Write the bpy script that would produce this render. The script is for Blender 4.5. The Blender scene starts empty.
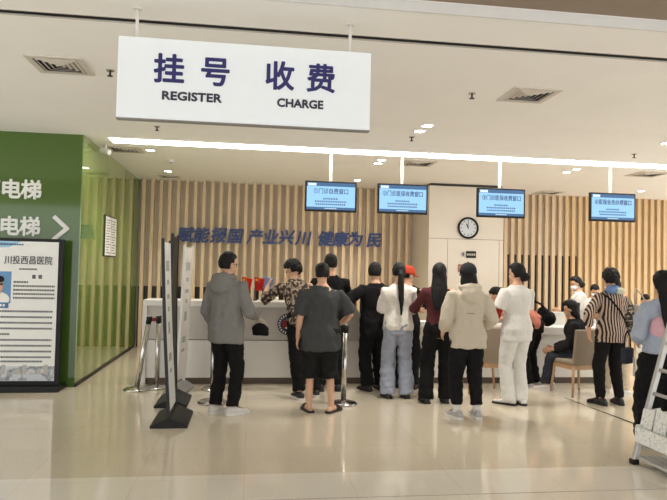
import bpy, bmesh, math, random
from mathutils import Vector, Matrix, noise
random.seed(7)
C = bpy.context.scene.collection
PI = math.pi
R = math.radians

# ------------------------------------------------------------------ materials
def lin(c):
    return tuple(((v/255)/12.92 if v/255 <= .04045 else ((v/255+.055)/1.055)**2.4) for v in c)

def mat(name, rgb, rough=.6, metal=0., var=.06, scale=8., bump=0., coat=0., spec=.5, emit=None, estr=0., stretch=(1, 1, 1)):
    m = bpy.data.materials.new(name); m.use_nodes = True
    nt = m.node_tree; b = nt.nodes['Principled BSDF']
    c = lin(rgb)
    b.inputs['Roughness'].default_value = rough
    b.inputs['Metallic'].default_value = metal
    b.inputs['Specular IOR Level'].default_value = spec
    b.inputs['Coat Weight'].default_value = coat
    b.inputs['Coat Roughness'].default_value = .03
    tc = nt.nodes.new('ShaderNodeTexCoord')
    mp = nt.nodes.new('ShaderNodeMapping'); mp.inputs['Scale'].default_value = stretch
    nt.links.new(tc.outputs['Object'], mp.inputs['Vector'])
    nz = nt.nodes.new('ShaderNodeTexNoise'); nz.inputs['Scale'].default_value = scale; nz.inputs['Detail'].default_value = 4
    nt.links.new(mp.outputs['Vector'], nz.inputs['Vector'])
    rp = nt.nodes.new('ShaderNodeValToRGB')
    rp.color_ramp.elements[0].position = .3; rp.color_ramp.elements[1].position = .7
    rp.color_ramp.elements[0].color = (*[v*(1-var) for v in c], 1)
    rp.color_ramp.elements[1].color = (*[min(1, v*(1+var)) for v in c], 1)
    nt.links.new(nz.outputs['Fac'], rp.inputs['Fac'])
    nt.links.new(rp.outputs['Color'], b.inputs['Base Color'])
    if bump:
        bp = nt.nodes.new('ShaderNodeBump'); bp.inputs['Strength'].default_value = bump; bp.inputs['Distance'].default_value = .01
        nt.links.new(nz.outputs['Fac'], bp.inputs['Height']); nt.links.new(bp.outputs['Normal'], b.inputs['Normal'])
    if emit:
        b.inputs['Emission Color'].default_value = (*lin(emit), 1); b.inputs['Emission Strength'].default_value = estr
    return m

def fabric(name, rgb, rough=.9, var=.035):
    return mat(name, rgb, rough, 0, var, 30, .15, spec=.15)

def striped(name, dark, light, freq):
    m = mat(name, dark, .85, spec=.2); nt = m.node_tree; b = nt.nodes['Principled BSDF']
    tc = nt.nodes.new('ShaderNodeTexCoord'); wv = nt.nodes.new('ShaderNodeTexWave')
    wv.wave_type = 'BANDS'; wv.bands_direction = 'X'; wv.inputs['Scale'].default_value = freq; wv.inputs['Distortion'].default_value = .5
    wv.inputs['Detail'].default_value = 1
    rp = nt.nodes.new('ShaderNodeValToRGB'); rp.color_ramp.interpolation = 'CONSTANT'
    rp.color_ramp.elements[0].color = (*lin(dark), 1); rp.color_ramp.elements[1].color = (*lin(light), 1); rp.color_ramp.elements[1].position = .55
    nt.links.new(tc.outputs['Object'], wv.inputs['Vector']); nt.links.new(wv.outputs['Fac'], rp.inputs['Fac'])
    nt.links.new(rp.outputs['Color'], b.inputs['Base Color']); return m

def floral(name, cols, scale):
    m = mat(name, cols[0], .85, spec=.2); nt = m.node_tree; b = nt.nodes['Principled BSDF']
    tc = nt.nodes.new('ShaderNodeTexCoord'); vo = nt.nodes.new('ShaderNodeTexNoise'); vo.inputs['Scale'].default_value = scale; vo.inputs['Detail'].default_value = 3
    rp = nt.nodes.new('ShaderNodeValToRGB'); rp.color_ramp.interpolation = 'CONSTANT'
    e = rp.color_ramp.elements; e[0].color = (*lin(cols[0]), 1); e[1].color = (*lin(cols[1]), 1); e[1].position = .5
    for i, c in enumerate(cols[2:]):
        k = e.new(.58+.07*i); k.color = (*lin(c), 1)
    nt.links.new(tc.outputs['Object'], vo.inputs['Vector']); nt.links.new(vo.outputs['Fac'], rp.inputs['Fac'])
    nt.links.new(rp.outputs['Color'], b.inputs['Base Color']); return m

def wood(name, rgb, var=.12, stretch=(30, 30, 1.2), rough=.5):
    return mat(name, rgb, rough, 0, var, 3, .05, stretch=stretch)

def floor_mat(name, a, b_, mort, tile, rough=.10):
    m = mat(name, a, rough); nt = m.node_tree; b = nt.nodes['Principled BSDF']
    tc = nt.nodes.new('ShaderNodeTexCoord'); br = nt.nodes.new('ShaderNodeTexBrick')
    br.offset = 0; br.inputs['Scale'].default_value = 1; br.inputs['Brick Width'].default_value = tile; br.inputs['Row Height'].default_value = tile
    br.inputs['Mortar Size'].default_value = .0022; br.inputs['Mortar Smooth'].default_value = .3
    br.inputs['Color1'].default_value = (*lin(a), 1); br.inputs['Color2'].default_value = (*lin(b_), 1); br.inputs['Mortar'].default_value = (*lin(mort), 1)
    nt.links.new(tc.outputs['Object'], br.inputs['Vector'])
    nz = nt.nodes.new('ShaderNodeTexNoise'); nz.inputs['Scale'].default_value = 45; nz.inputs['Detail'].default_value = 6
    nt.links.new(tc.outputs['Object'], nz.inputs['Vector'])
    mx = nt.nodes.new('ShaderNodeMix'); mx.data_type = 'RGBA'; mx.blend_type = 'OVERLAY'; mx.inputs['Factor'].default_value = .25
    nt.links.new(br.outputs['Color'], mx.inputs['A']); nt.links.new(nz.outputs['Fac'], mx.inputs['B'])
    nt.links.new(mx.outputs['Result'], b.inputs['Base Color'])
    b.inputs['Coat Weight'].default_value = .35; b.inputs['Coat Roughness'].default_value = .05
    n2 = nt.nodes.new('ShaderNodeTexNoise'); n2.inputs['Scale'].default_value = 3
    nt.links.new(tc.outputs['Object'], n2.inputs['Vector'])
    bp = nt.nodes.new('ShaderNodeBump'); bp.inputs['Strength'].default_value = .04; bp.inputs['Distance'].default_value = .01
    nt.links.new(n2.outputs['Fac'], bp.inputs['Height']); nt.links.new(bp.outputs['Normal'], b.inputs['Normal'])
    return m

M = {}
M['floor'] = floor_mat('polished beige tile', (217, 205, 182), (212, 200, 177), (196, 182, 158), .8)
M['floor_light'] = floor_mat('polished pale border tile', (236, 229, 214), (233, 226, 211), (214, 204, 186), .8)
M['seam'] = mat('dark joint', (84, 76, 66), .5)
M['ceiling'] = mat('ceiling paint', (244, 241, 235), .85, var=.015, scale=2)
M['high_ceiling'] = mat('brown ceiling panel', (142, 126, 108), .7, var=.03)
M['white_trim'] = mat('white trim paint', (222, 220, 214), .5, var=.02)
M['wall'] = mat('cream wall paint', (236, 224, 204), .7, var=.03, scale=2)
M['panel'] = mat('glossy cream wall panel', (222, 211, 195), .22, var=.02, scale=2)
M['dark_panel_gap_shade'] = mat('dark wall panel and gap shade', (40, 36, 32), .35)
M['groove'] = mat('panel groove', (120, 110, 98), .7)
M['slat'] = wood('pale wood slat', (216, 190, 156))
M['slat_gold'] = wood('golden wood board', (214, 182, 136))
M['gold_back'] = wood('light golden back board', (240, 218, 180))
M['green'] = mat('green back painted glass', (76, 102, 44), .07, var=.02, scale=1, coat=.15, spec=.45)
M['green_side'] = mat('green back painted glass with painted reflection', (124, 148, 74), .06, var=.02, scale=1, coat=.8, spec=.6)  # same green glass, bright reflections on its side put into a lighter colour
M['white_letter'] = mat('white letter acrylic', (228, 228, 220), .5)
M['sign'] = mat('white sign acrylic', (232, 236, 236), .4, var=.01, emit=(235, 240, 240), estr=.12)
M['navy'] = mat('navy lettering', (44, 42, 104), .5)
M['ink'] = mat('dark grey lettering', (48, 50, 66), .5)
M['blue_letter'] = mat('blue letter', (30, 56, 112), .45)
M['white'] = mat('white laminate', (220, 216, 208), .35, var=.02)
M['grey_panel'] = mat('grey laminate', (186, 180, 172), .4, var=.03)
M['kick'] = mat('brown kick board', (92, 76, 64), .5)
M['black'] = mat('black plastic', (22, 22, 22), .5, spec=.3)
M['black_metal'] = mat('black metal', (24, 24, 24), .45, .2)
M['base_grey'] = mat('grey plastic base', (140, 138, 134), .5)
M['chrome'] = mat('brushed steel', (190, 186, 180), .22, 1.)
M['alu'] = mat('silver painted metal', (196, 194, 190), .35, .35)
M['rod'] = mat('white painted rod', (226, 222, 214), .5)
M['red'] = mat('red cloth', (206, 40, 34), .7)
M['red_belt'] = mat('red belt', (150, 44, 34), .7)
M['yellow'] = mat('yellow print', (248, 214, 70), .7)
M['blue_cloth'] = mat('blue white cloth', (150, 170, 210), .7)
M['paper'] = mat('white paper', (236, 234, 228), .8, var=.02)
M['print'] = mat('grey print', (96, 96, 98), .8)
M['stand_print'] = mat('pale grey print', (168, 168, 164), .7, var=.2, scale=40)
M['poster'] = mat('poster print paper', (232, 232, 226), .45, var=.02)
M['poster_blue'] = mat('pale blue print', (150, 190, 220), .5)
M['photo_blue'] = mat('photo backdrop blue', (96, 144, 186), .5)
M['banner_blue'] = mat('label blue', (64, 112, 160), .5)
M['scenery'] = floral('grey city print', [(205, 208, 210), (170, 174, 178), (140, 145, 150), (200, 200, 202)], 9)
M['skin'] = mat('skin', (206, 160, 130), .55, var=.06, scale=12)
M['hair'] = mat('black hair', (20, 18, 17), .62, spec=.25, var=.3, scale=60, bump=.5, stretch=(1, 1, .15))
M['eye'] = mat('dark eye', (24, 18, 16), .2)
M['lips'] = mat('lips', (170, 100, 90), .5)
M['mask'] = mat('white mask fabric', (226, 232, 236), .8)
M['glass_frame'] = mat('spectacle frame', (30, 28, 28), .3)
M['led'] = mat('led light strip', (255, 255, 255), .5, emit=(255, 250, 240), estr=9)
M['lamp'] = mat('downlight lens', (255, 255, 255), .5, emit=(255, 244, 226), estr=28)
M['vent'] = mat('vent white metal', (206, 198, 186), .5)
M['slot_grey'] = mat('slot diffuser grey', (112, 104, 95), .7, var=.15, scale=20)
M['vent_dark'] = mat('vent duct dark', (40, 38, 36), .8)
M['tv_screen'] = mat('lit blue screen', (20, 30, 40), .2, emit=(150, 200, 240), estr=.95)
M['tv_bar'] = mat('lit dark blue bar', (20, 30, 40), .2, emit=(70, 108, 150), estr=.8)
M['tv_white'] = mat('lit pale mark', (20, 30, 40), .2, emit=(215, 232, 245), estr=.95)
M['tv_text'] = mat('screen text', (30, 40, 66), .4, emit=(48, 66, 100), estr=.5)
M['clock_face'] = mat('clock face', (206, 210, 214), .4)
M['chair_cloth'] = fabric('taupe upholstery', (152, 138, 121))
M['chair_wood'] = wood('chair wood', (190, 152, 112))
M['leaf_print'] = floral('printed leaflet', [(232, 232, 226), (222, 222, 216), (214, 212, 204), (170, 170, 170), (214, 196, 160)], 55)
M['black_cloth'] = fabric('black cotton', (25, 24, 25))
M['black_trouser'] = fabric('black trouser cloth', (25, 24, 24))
M['shoe_white'] = mat('white shoe leather', (214, 210, 202), .5)
M['shoe_black'] = mat('black shoe leather', (28, 27, 27), .4)
M['shoe_silver'] = mat('grey shoe mesh', (172, 170, 168), .45)
M['sole_white'] = mat('white rubber sole', (222, 218, 210), .6)
M['sole_dark'] = mat('dark rubber sole', (40, 38, 36), .7)

# ------------------------------------------------------------------ object helpers
def obj(name, bm, m, parent=None, smooth=False):
    me = bpy.data.meshes.new(name)
    bmesh.ops.recalc_face_normals(bm, faces=bm.faces)
    bm.to_mesh(me); bm.free()
    return link(name, me, m, parent, smooth)

def link(name, me, m, parent=None, smooth=False):
    o = bpy.data.objects.new(name, me); C.objects.link(o)
    for mm in (m if isinstance(m, (list, tuple)) else [m]): me.materials.append(mm)
    if parent: o.parent = parent
    if smooth: me.polygons.foreach_set('use_smooth', [True]*len(me.polygons))
    return o

def tag(o, label, cat, group=None, kind=None):
    o['label'] = label; o['category'] = cat
    if group: o['group'] = group
    if kind: o['kind'] = kind
    return o

def thing(name, label, cat, loc=(0, 0, 0), rz=0, group=None):
    o = bpy.data.objects.new(name, None); C.objects.link(o); o.empty_display_size = .1
    o.location = loc; o.rotation_euler = (0, 0, rz)
    return tag(o, label, cat, group)

def struct(name, bm, m, label=None):
    o = obj(name, bm, m); o['kind'] = 'structure'
    if label: o['label'] = label
    return o

def box(bm, x0, x1, y0, y1, z0, z1, mi=0, bev=0, xf=None):
    r = bmesh.ops.create_cube(bm, size=1)
    vs = r['verts']
    for v in vs:
        v.co = Vector((x0+(v.co.x+.5)*(x1-x0), y0+(v.co.y+.5)*(y1-y0), z0+(v.co.z+.5)*(z1-z0)))
    fs = {f for v in vs for f in v.link_faces}
    for f in fs: f.material_index = mi
    if bev:
        es = list({e for v in vs for e in v.link_edges})
        r2 = bmesh.ops.bevel(bm, geom=es, offset=bev, segments=2, affect='EDGES', profile=.5)
        vs = list({v for f in r2['faces'] for v in f.verts})
    if xf is not None:
        for v in vs: v.co = xf @ v.co
    return vs

def B(*a, **k):
    bm = bmesh.new(); box(bm, *a, **k); return bm

def frame_of(d):
    d = d.normalized(); a = Vector((0, 0, 1)) if abs(d.z) < .9 else Vector((0, 1, 0))
    u = d.cross(a).normalized(); return u, d.cross(u).normalized()

def rings_mesh(bm, rings, n):
    rows = []
    for (c, u, v) in rings:
        rows.append([bm.verts.new(c+u*math.cos(2*PI*i/n)+v*math.sin(2*PI*i/n)) for i in range(n)])
    for a, b in zip(rows, rows[1:]):
        for i in range(n):
            bm.faces.new((a[i], a[(i+1) % n], b[(i+1) % n], b[i]))
    bm.faces.new(rows[0][::-1]); bm.faces.new(rows[-1])
    return [v for r in rows for v in r]

def tube(bm, pts, rad, n=12, caps=False):
    """round tube through points, radius per point, with a steady frame"""
    pts = [Vector(p) for p in pts]
    if not isinstance(rad, (list, tuple)): rad = [rad]*len(pts)
    ds = []
    for i in range(len(pts)):
        a = pts[max(0, i-1)]; b = pts[min(len(pts)-1, i+1)]
        ds.append((b-a).normalized())
    u, v = frame_of(ds[0]); rings = []
    for i, p in enumerate(pts):
        u = (u-ds[i]*u.dot(ds[i])).normalized(); v = ds[i].cross(u)
        r = rad[i]
        if caps and i == 0:
            for k in (.3, .7): rings.append((p-ds[0]*r*math.sqrt(1-k*k), u*r*k, v*r*k))
        rings.append((p, u*r, v*r))
        if caps and i == len(pts)-1:
            for k in (.7, .3): rings.append((p+ds[i]*r*math.sqrt(1-k*k), u*r*k, v*r*k))
    return rings_mesh(bm, rings, n)

def ell(bm, c, r, seg=16, xf=None):
    m = Matrix.Translation(c) @ Matrix.Diagonal((*r, 1))
    if xf is not None: m = xf @ m
    return bmesh.ops.create_uvsphere(bm, u_segments=seg, v_segments=seg//2+2, radius=1, matrix=m)['verts']

def cyl(bm, p0, p1, r, n=16, r2=None):
    return tube(bm, [p0, p1], [r, r if r2 is None else r2], n)

def disc_y(bm, x, z, y0, y1, r, n=32):
    return cyl(bm, (x, y0, z), (x, y1, z), r, n)

def text(name, body, size, loc, m, parent=None, depth=.004, bold=0., rot=(PI/2, 0, 0), align='CENTER', spacing=1., shear=0., width=None, res=3):
    cu = bpy.data.curves.new(name, 'FONT'); cu.body = body; cu.size = size; cu.align_x = align; cu.align_y = 'CENTER'
    cu.extrude = depth/2; cu.space_character = spacing; cu.shear = shear; cu.resolution_u = res
    t = bpy.data.objects.new(name+'_tmp', cu); C.objects.link(t)
    dg = bpy.context.evaluated_depsgraph_get()
    me = bpy.data.meshes.new_from_object(t.evaluated_get(dg)); bpy.data.objects.remove(t)
    bpy.data.curves.remove(cu)
    if width:
        xs = [v.co.x for v in me.vertices]; k = width/max(1e-6, max(xs)-min(xs))
        for v in me.vertices: v.co.x *= k
    if bold:                                                  # heavier strokes: the glyph repeated a hair apart
        base = me.copy(); bm = bmesh.new()
        for q, (dx, dy) in enumerate(((0, 0), (bold, 0), (-bold, 0), (0, bold), (0, -bold), (bold*.7, bold*.7), (-bold*.7, -bold*.7), (-bold*.7, bold*.7), (bold*.7, -bold*.7))):
            n0 = len(bm.verts); bm.from_mesh(base); bm.verts.ensure_lookup_table()
            for v in bm.verts[n0:]: v.co.x += dx; v.co.y += dy; v.co.z += .0003*q
        bm.to_mesh(me); bm.free(); bpy.data.meshes.remove(base)
    mx = Matrix.Translation(loc) @ (Matrix.Rotation(rot[2], 4, 'Z') @ Matrix.Rotation(rot[1], 4, 'Y') @ Matrix.Rotation(rot[0], 4, 'X'))
    me.transform(mx); me.name = name; me.materials.clear()
    return link(name, me, m, parent)

def remesh(bm, voxel, smooth=4, wrinkle=None, seed=0):
    me = bpy.data.meshes.new('tmp'); bmesh.ops.recalc_face_normals(bm, faces=bm.faces); bm.to_mesh(me); bm.free()
    o = bpy.data.objects.new('tmp', me); C.objects.link(o)
    md = o.modifiers.new('r', 'REMESH'); md.mode = 'VOXEL'; md.voxel_size = voxel
    if smooth:
        s = o.modifiers.new('s', 'SMOOTH'); s.iterations = smooth; s.factor = .5
    dg = bpy.context.evaluated_depsgraph_get()
    out = bpy.data.meshes.new_from_object(o.evaluated_get(dg))
    bpy.data.objects.remove(o); bpy.data.meshes.remove(me)
    if wrinkle:
        off = Vector((seed*3.1, seed*1.7, seed*.9)); nn = [v.normal.copy() for v in out.vertices]
        for v, nv in zip(out.vertices, nn):
            d = 0
            for (amp, fx, fz) in wrinkle:
                p = Vector((v.co.x*fx, v.co.y*fx, v.co.z*fz))+off
                d += amp*noise.noise(p)
            v.co += nv*d
    return out

# ------------------------------------------------------------------ the setting
HC = 3.31
bm = bmesh.new()
box(bm, -7.5, 11, 4.9, 13.2, -.1, 0, 0)
box(bm, -7.5, 11, 4.362, 4.9, -.1, 0, 1)
box(bm, -7.5, 11, 4.35, 4.362, -.1, -.002, 2)
box(bm, -7.5, 11, -3, 4.35, -.1, 0, 1)
struct('floor', bm, [M['floor'], M['floor_light'], M['seam']])
bm = bmesh.new()
box(bm, -7.5, 11, 3.92, 4.385, HC, HC+.1)
box(bm, -7.5, 11, 4.475, 13.2, HC, HC+.1)
struct('ceiling', bm, M['ceiling'])
struct('ceiling_high', B(-7.5, 11, -3, 3.9, HC+.075, HC+.15), M['high_ceiling'])
struct('trim_1', B(-7.5, 11, 3.9, 3.92, HC-.004, HC+.066), M['white_trim'], 'white fascia between the brown and the cream ceiling')
struct('wall_back', B(-2.6, 11, 12.75, 12.9, 0, HC), M['wall'])
struct('wall_back_dark_panel', B(-2.2, 3.37, 12.735, 12.75, 0, 1.2), M['dark_panel_gap_shade'])
struct('wall_back_dark_panel.001', B(5.25, 7.15, 12.735, 12.75, 0, 2.02), M['dark_panel_gap_shade'])
struct('wall_back_gold_panel', B(7.15, 11, 12.72, 12.75, 0, HC), M['gold_back'])
# slat screens: one surface each
bm = bmesh.new()
k = -2.13
while k < 3.34:
    box(bm, k, k+.062, 12.5, 12.62, 0, HC); k += .166
struct('trim_2', bm, M['slat'], 'vertical pale wood slats behind the blue lettering')
bm = bmesh.new(); k = 5.02
while k < 10.8:
    box(bm, k, k+.075, 12.5, 12.575, 0, HC, 1 if k > 6.55 else 0); k += .153
struct('trim_3', bm, [M['slat'], M['slat_gold']], 'vertical wood slats right of the clock wall')
# block with the clock
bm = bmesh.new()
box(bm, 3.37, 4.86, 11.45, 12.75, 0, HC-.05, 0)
box(bm, 3.40, 4.83, 11.47, 12.7, HC-.05, HC, 1)  # set-back strip coloured dark to paint in the shadow of the top gap
struct('wall_clock', bm, [M['panel'], M['dark_panel_gap_shade']], 'glossy cream wall block carrying the round clock')
bm = bmesh.new()
box(bm, 3.37, 4.86, 11.446, 11.45, 2.245, 2.253)
box(bm, 3.742, 3.748, 11.446, 11.45, 0, 2.245)
box(bm, 4.775, 4.781, 11.446, 11.45, 0, 2.245)
struct('trim_4', bm, M['groove'])
# green glass block at the left
bm = bmesh.new()
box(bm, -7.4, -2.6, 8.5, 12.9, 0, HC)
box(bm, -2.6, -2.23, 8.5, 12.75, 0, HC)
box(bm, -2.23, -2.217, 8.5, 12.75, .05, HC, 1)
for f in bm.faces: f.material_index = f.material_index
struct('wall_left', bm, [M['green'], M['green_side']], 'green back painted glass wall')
bm = bmesh.new()
for y in (9.9, 11.3): box(bm, -2.217, -2.2155, y, y+.006, .05, HC)
for x in (-3.9, -5.2): box(bm, x, x+.006, 8.4985, 8.5, 0, HC)
struct('trim_5', bm, M['seam'])
struct('baseboard_left', B(-2.225, -2.205, 8.49, 12.5, 0, .05), M['black_metal'])

# white lettering on the green wall
def arrow_bm():
    bm = bmesh.new()
    for s in (1, -1):
        a = Vector((-2.385, 8.492, 2.065)); b = Vector((-2.555, 8.492, 2.065+s*.155))
        d = (b-a).normalized(); n = Vector((-d.z, 0, d.x))*.026; a.y += .0008*s; b.y += .0008*s
        vs = [a-d*.02+n, a-d*.02-n, b-n, b+n]
        lo = [bm.verts.new(v) for v in vs]; hi = [bm.verts.new(v-Vector((0, .012, 0))) for v in vs]
        bm.faces.new(lo); bm.faces.new(hi)
        for i in range(4): bm.faces.new((lo[i], lo[(i+1) % 4], hi[(i+1) % 4], hi[i]))
    return bm
t = thing('wall_lettering', 'upper line of white raised characters on the green wall', 'lettering', (-3.11, 8.5, 2.54))
for i, ch in enumerate('部电梯'):
    text('character', ch, .262, (-.245+.255*i, -.006, 0), M['white_letter'], t, .012, .008)
t = thing('wall_lettering', 'lower line of white raised characters beside the arrow on the green wall', 'lettering', (-3.11, 8.5, 2.06))
for i, ch in enumerate('部电梯'):
    text('character', ch, .262, (-.245+.255*i, -.006, 0), M['white_letter'], t, .012, .008)
tag(obj('arrow_sign', arrow_bm(), M['white_letter']), 'white chevron arrow pointing right on the green wall', 'arrow')

# framed notice on the green side wall
t = thing('wall_notice', 'two white notice sheets in a dark frame on the green side wall', 'notice', (-2.217, 10.2, 2.05))
obj('frame', B(.0, .018, -.40, .40, -.32, .32, bev=.004), M['black_metal'], t)
for y in (-.375, .015):
    s = obj('sheet', B(.018, .021, y, y+.36, -.30, .30), M['paper'], t)
    bm = bmesh.new()
    for i in range(13): box(bm, .021, .0222, y+.04, y+.32-.05*(i % 3), .24-.042*i, .252-.042*i)
    obj('print', bm, M['print'], s)

# slogan on the slats
slog = [('赋能报国', [-1.29, -.985, -.645, -.32], 'blue four character lettering at the green wall end of the slats'),
        ('产业兴川', [.075, .385, .70, 1.045], 'blue four character lettering in the middle of the slatted wall'),
        ('健康为民', [1.49, 1.80, 2.11, 2.50], 'blue four character lettering at the clock wall end of the slats')]
for s, xs, lab in slog:
    xm = sum(xs)/4
    t = thing('slogan_lettering', lab, 'lettering', (xm, 12.5, 2.21), group='blue slogan on the slats')
    for i, (ch, x) in enumerate(zip(s, xs)):
        text('character', ch, .315, (x-xm, -.02, (0, -.0, .01, .0)[i]), M['blue_letter'], t, .04, .009, shear=.18)

# clock, door signs
t = thing('wall_clock', 'round wall clock with black rim on the cream panel', 'clock', (4.14, 11.45, 2.465))
bm = bmesh.new(); n = 40
prof = [(.185, 0), (.205, -.01), (.21, -.035), (.195, -.05), (.175, -.045), (.17, -.02)]
rows = [[bm.verts.new((r*math.cos(2*PI*i/n), y, r*math.sin(2*PI*i/n))) for i in range(n)] for r, y in prof]
for a, b in zip(rows, rows[1:]+rows[:1]):
    for i in range(n): bm.faces.new((a[i], a[(i+1) % n], b[(i+1) % n], b[i]))
obj('rim', bm, M['black'], t, True)
bm = bmesh.new(); disc_y(bm, 0, 0, 0, -.022, .176); fc = obj('dial', bm, M['clock_face'], t)
bm = bmesh.new()
for i in range(12):
    xf = Matrix.Rotation(i*PI/6, 4, 'Y')
    box(bm, -.006, .006, -.0245, -.022, .125, .155, xf=xf)
obj('hour_marks', bm, M['ink'], fc)
for ang, l, w in ((-25, .09, .007), (-2, .13, .005)):
    xf = Matrix.Rotation(R(ang), 4, 'Y')
    obj('hand', B(-w, w, -.029, -.026, -.02, l, xf=xf), M['black'], t)
t = thing('room_sign', 'small dark room sign with a symbol beside it below the clock', 'sign', (4.17, 11.446, 1.955))
obj('plate', B(-.06, .14, -.012, 0, -.065, .065, bev=.003), M['black'], t)
bm = bmesh.new(); disc_y(bm, -.12, 0, 0, -.01, .05); obj('symbol', bm, M['grey_panel'], t)
bm = bmesh.new(); box(bm, -.135, -.105, -.013, -.01, -.025, .02); box(bm, -.13, -.11, -.013, -.01, .022, .036); obj('figure_mark', bm, M['ink'], t)
bm = bmesh.new()
for i in range(4): box(bm, -.045+.045*i, -.012+.045*i, -.0135, -.012, -.02, .02)
obj('print', bm, M['grey_panel'], t)
t = thing('small_plaque', 'small reddish brown plaque on the cream panel above the capped visitor', 'plaque', (4.03, 11.45, 1.69))
obj('plate', B(-.075, .075, -.014, 0, -.075, .075, bev=.004), mat('brown red plaque', (150, 96, 78), .4), t)
obj('print', B(-.045, .045, -.016, -.014, -.03, .03), mat('plaque print', (206, 160, 130), .5), t)

# ------------------------------------------------------------------ ceiling fittings
t = thing('linear_air_diffuser', 'long dark slot air diffuser along the ceiling above the white hanging sign', 'vent', (0, 4.43, HC))
obj('duct', B(-7.5, 11, -.045, .045, .014, .06), M['slot_grey'], t)
bm = bmesh.new(); box(bm, -7.5, 11, -.047, -.04, -.003, .06); box(bm, -7.5, 11, .04, .047, -.003, .06); obj('frame', bm, M['vent'], t)
bm = bmesh.new()
for y in (-.016, .012): box(bm, -7.5, 11, y, y+.006, .0, .014)
obj('fin', bm, M['vent_dark'], t)
t = thing('ceiling_light_strip', 'long white led light strip in the ceiling over the counter', 'light', (4.57, 8.72, HC))
obj('housing', B(-6.5, 6.5, -.165, .165, -.008, 0), M['white_trim'], t)
obj('diffuser', B(-6.49, 6.49, -.15, .15, -.014, -.008), M['led'], t)

def vent(x, y, w, label, rows=4):
    t = thing('ceiling_vent', label, 'vent', (x, y, HC), group='square ceiling vents')
    bm = bmesh.new(); h = w/2
    for a, b in ((h, h-.05),):
        box(bm, -a, a, -a, -b, -.012, 0); box(bm, -a, a, b, a, -.012, 0); box(bm, -a, -b, -b, b, -.012, 0); box(bm, b, a, -b, b, -.012, 0)
    obj('frame', bm, M['vent'], t)
    obj('duct', B(-h+.05, h-.05, -h+.05, h-.05, -.003, 0), M['vent_dark'], t)
    bm = bmesh.new()
    for i in range(rows):
        a = h-.06-i*(h-.06)/rows; 
        c = a-.022
        # four sided sloping louver ring
        o_ = [bm.verts.new((sx*a, sy*a, -.004)) for sx, sy in ((-1, -1), (1, -1), (1, 1), (-1, 1))]
        i_ = [bm.verts.new((sx*c, sy*c, -.016)) for sx, sy in ((-1, -1), (1, -1), (1, 1), (-1, 1))]
        j_ = [bm.verts.new((sx*c, sy*c, -.013)) for sx, sy in ((-1, -1), (1, -1), (1, 1), (-1, 1))]
        for q in range(4):
            r_ = (q+1) % 4
            bm.faces.new((o_[q], o_[r_], i_[r_], i_[q])); bm.faces.new((i_[q], i_[r_], j_[r_], j_[q])); bm.faces.new((j_[q], j_[r_], o_[r_], o_[q]))
    obj('louver', bm, M['vent'], t)
vent(-1.66, 5.54, .46, 'square ceiling vent beside the white sign on the green wall side')
vent(2.59, 5.55, .46, 'square ceiling vent between the white sign and the fourth screen, nearest the dark slot')
vent(-1.87, 9.38, .5, 'square ceiling vent next to the green wall beyond the light strip')
vent(2.58, 9.42, .5, 'square ceiling vent behind the second and third screens')
vent(6.51, 9.45, .5, 'square ceiling vent beyond the light strip past the fourth screen')
vent(6.1, 12.1, .5, 'square ceiling vent close to the slats near the third screen')
vent(-1.55, 12.0, .4, 'square ceiling vent close to the slats near the green wall')

def downlight(x, y, label):
    t = thing('ceiling_downlight', label, 'light', (x, y, HC), group='round recessed downlights')
    bm = bmesh.new(); n = 24; prof = [(.085, 0), (.085, -.008), (.07, -.01), (.062, -.002)]
    rows = [[bm.verts.new((r*math.cos(2*PI*i/n), r*math.sin(2*PI*i/n), z)) for i in range(n)] for r, z in prof]
    for a, b in zip(rows, rows[1:]):
        for i in range(n): bm.faces.new((a[i], a[(i+1) % n], b[(i+1) % n], b[i]))
    obj('ring', bm, M['white_trim'], t, True)
    bm = bmesh.new(); cyl(bm, (0, 0, -.001), (0, 0, -.004), .062, 24); obj('lens', bm, M['lamp'], t)
    L = bpy.data.lights.new('downlight_lamp', 'SPOT'); L.energy = 80; L.spot_size = R(95); L.spot_blend = .8; L.color = (1, .955, .89); L.shadow_soft_size = .06
    lo = bpy.data.objects.new('downlight_lamp', L); C.objects.link(lo); lo.parent = t; lo.location = (0, 0, -.03)
for x, y, l in ((-1.5, 9.37, 'downlight near the green wall beside a ceiling vent'), (-1.5, 11.36, 'downlight near the green wall just before the slats'),
                (2, 7.26, 'downlight before the light strip, further of the middle pair'), (2.01, 6.97, 'downlight before the light strip, nearer of the middle pair'),
                (1.97, 9.6, 'downlight beyond the light strip above the second screen, further of its pair'), (1.97, 9.3, 'downlight beyond the light strip above the second screen, nearer of its pair'),
                (1.97, 11.5, 'downlight next to the first screen near the slats'),
                (5.17, 9.62, 'downlight beyond the light strip by the fourth screen, further of its pair'), (5.17, 9.3, 'downlight beyond the light strip by the fourth screen, nearer of its pair'),
                (5.22, 7.2, 'downlight before the light strip at the far end of the hall'),
                (7.69, 11.37, 'downlight just above the fourth screen near the golden slats')):
    downlight(x, y, l)

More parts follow.
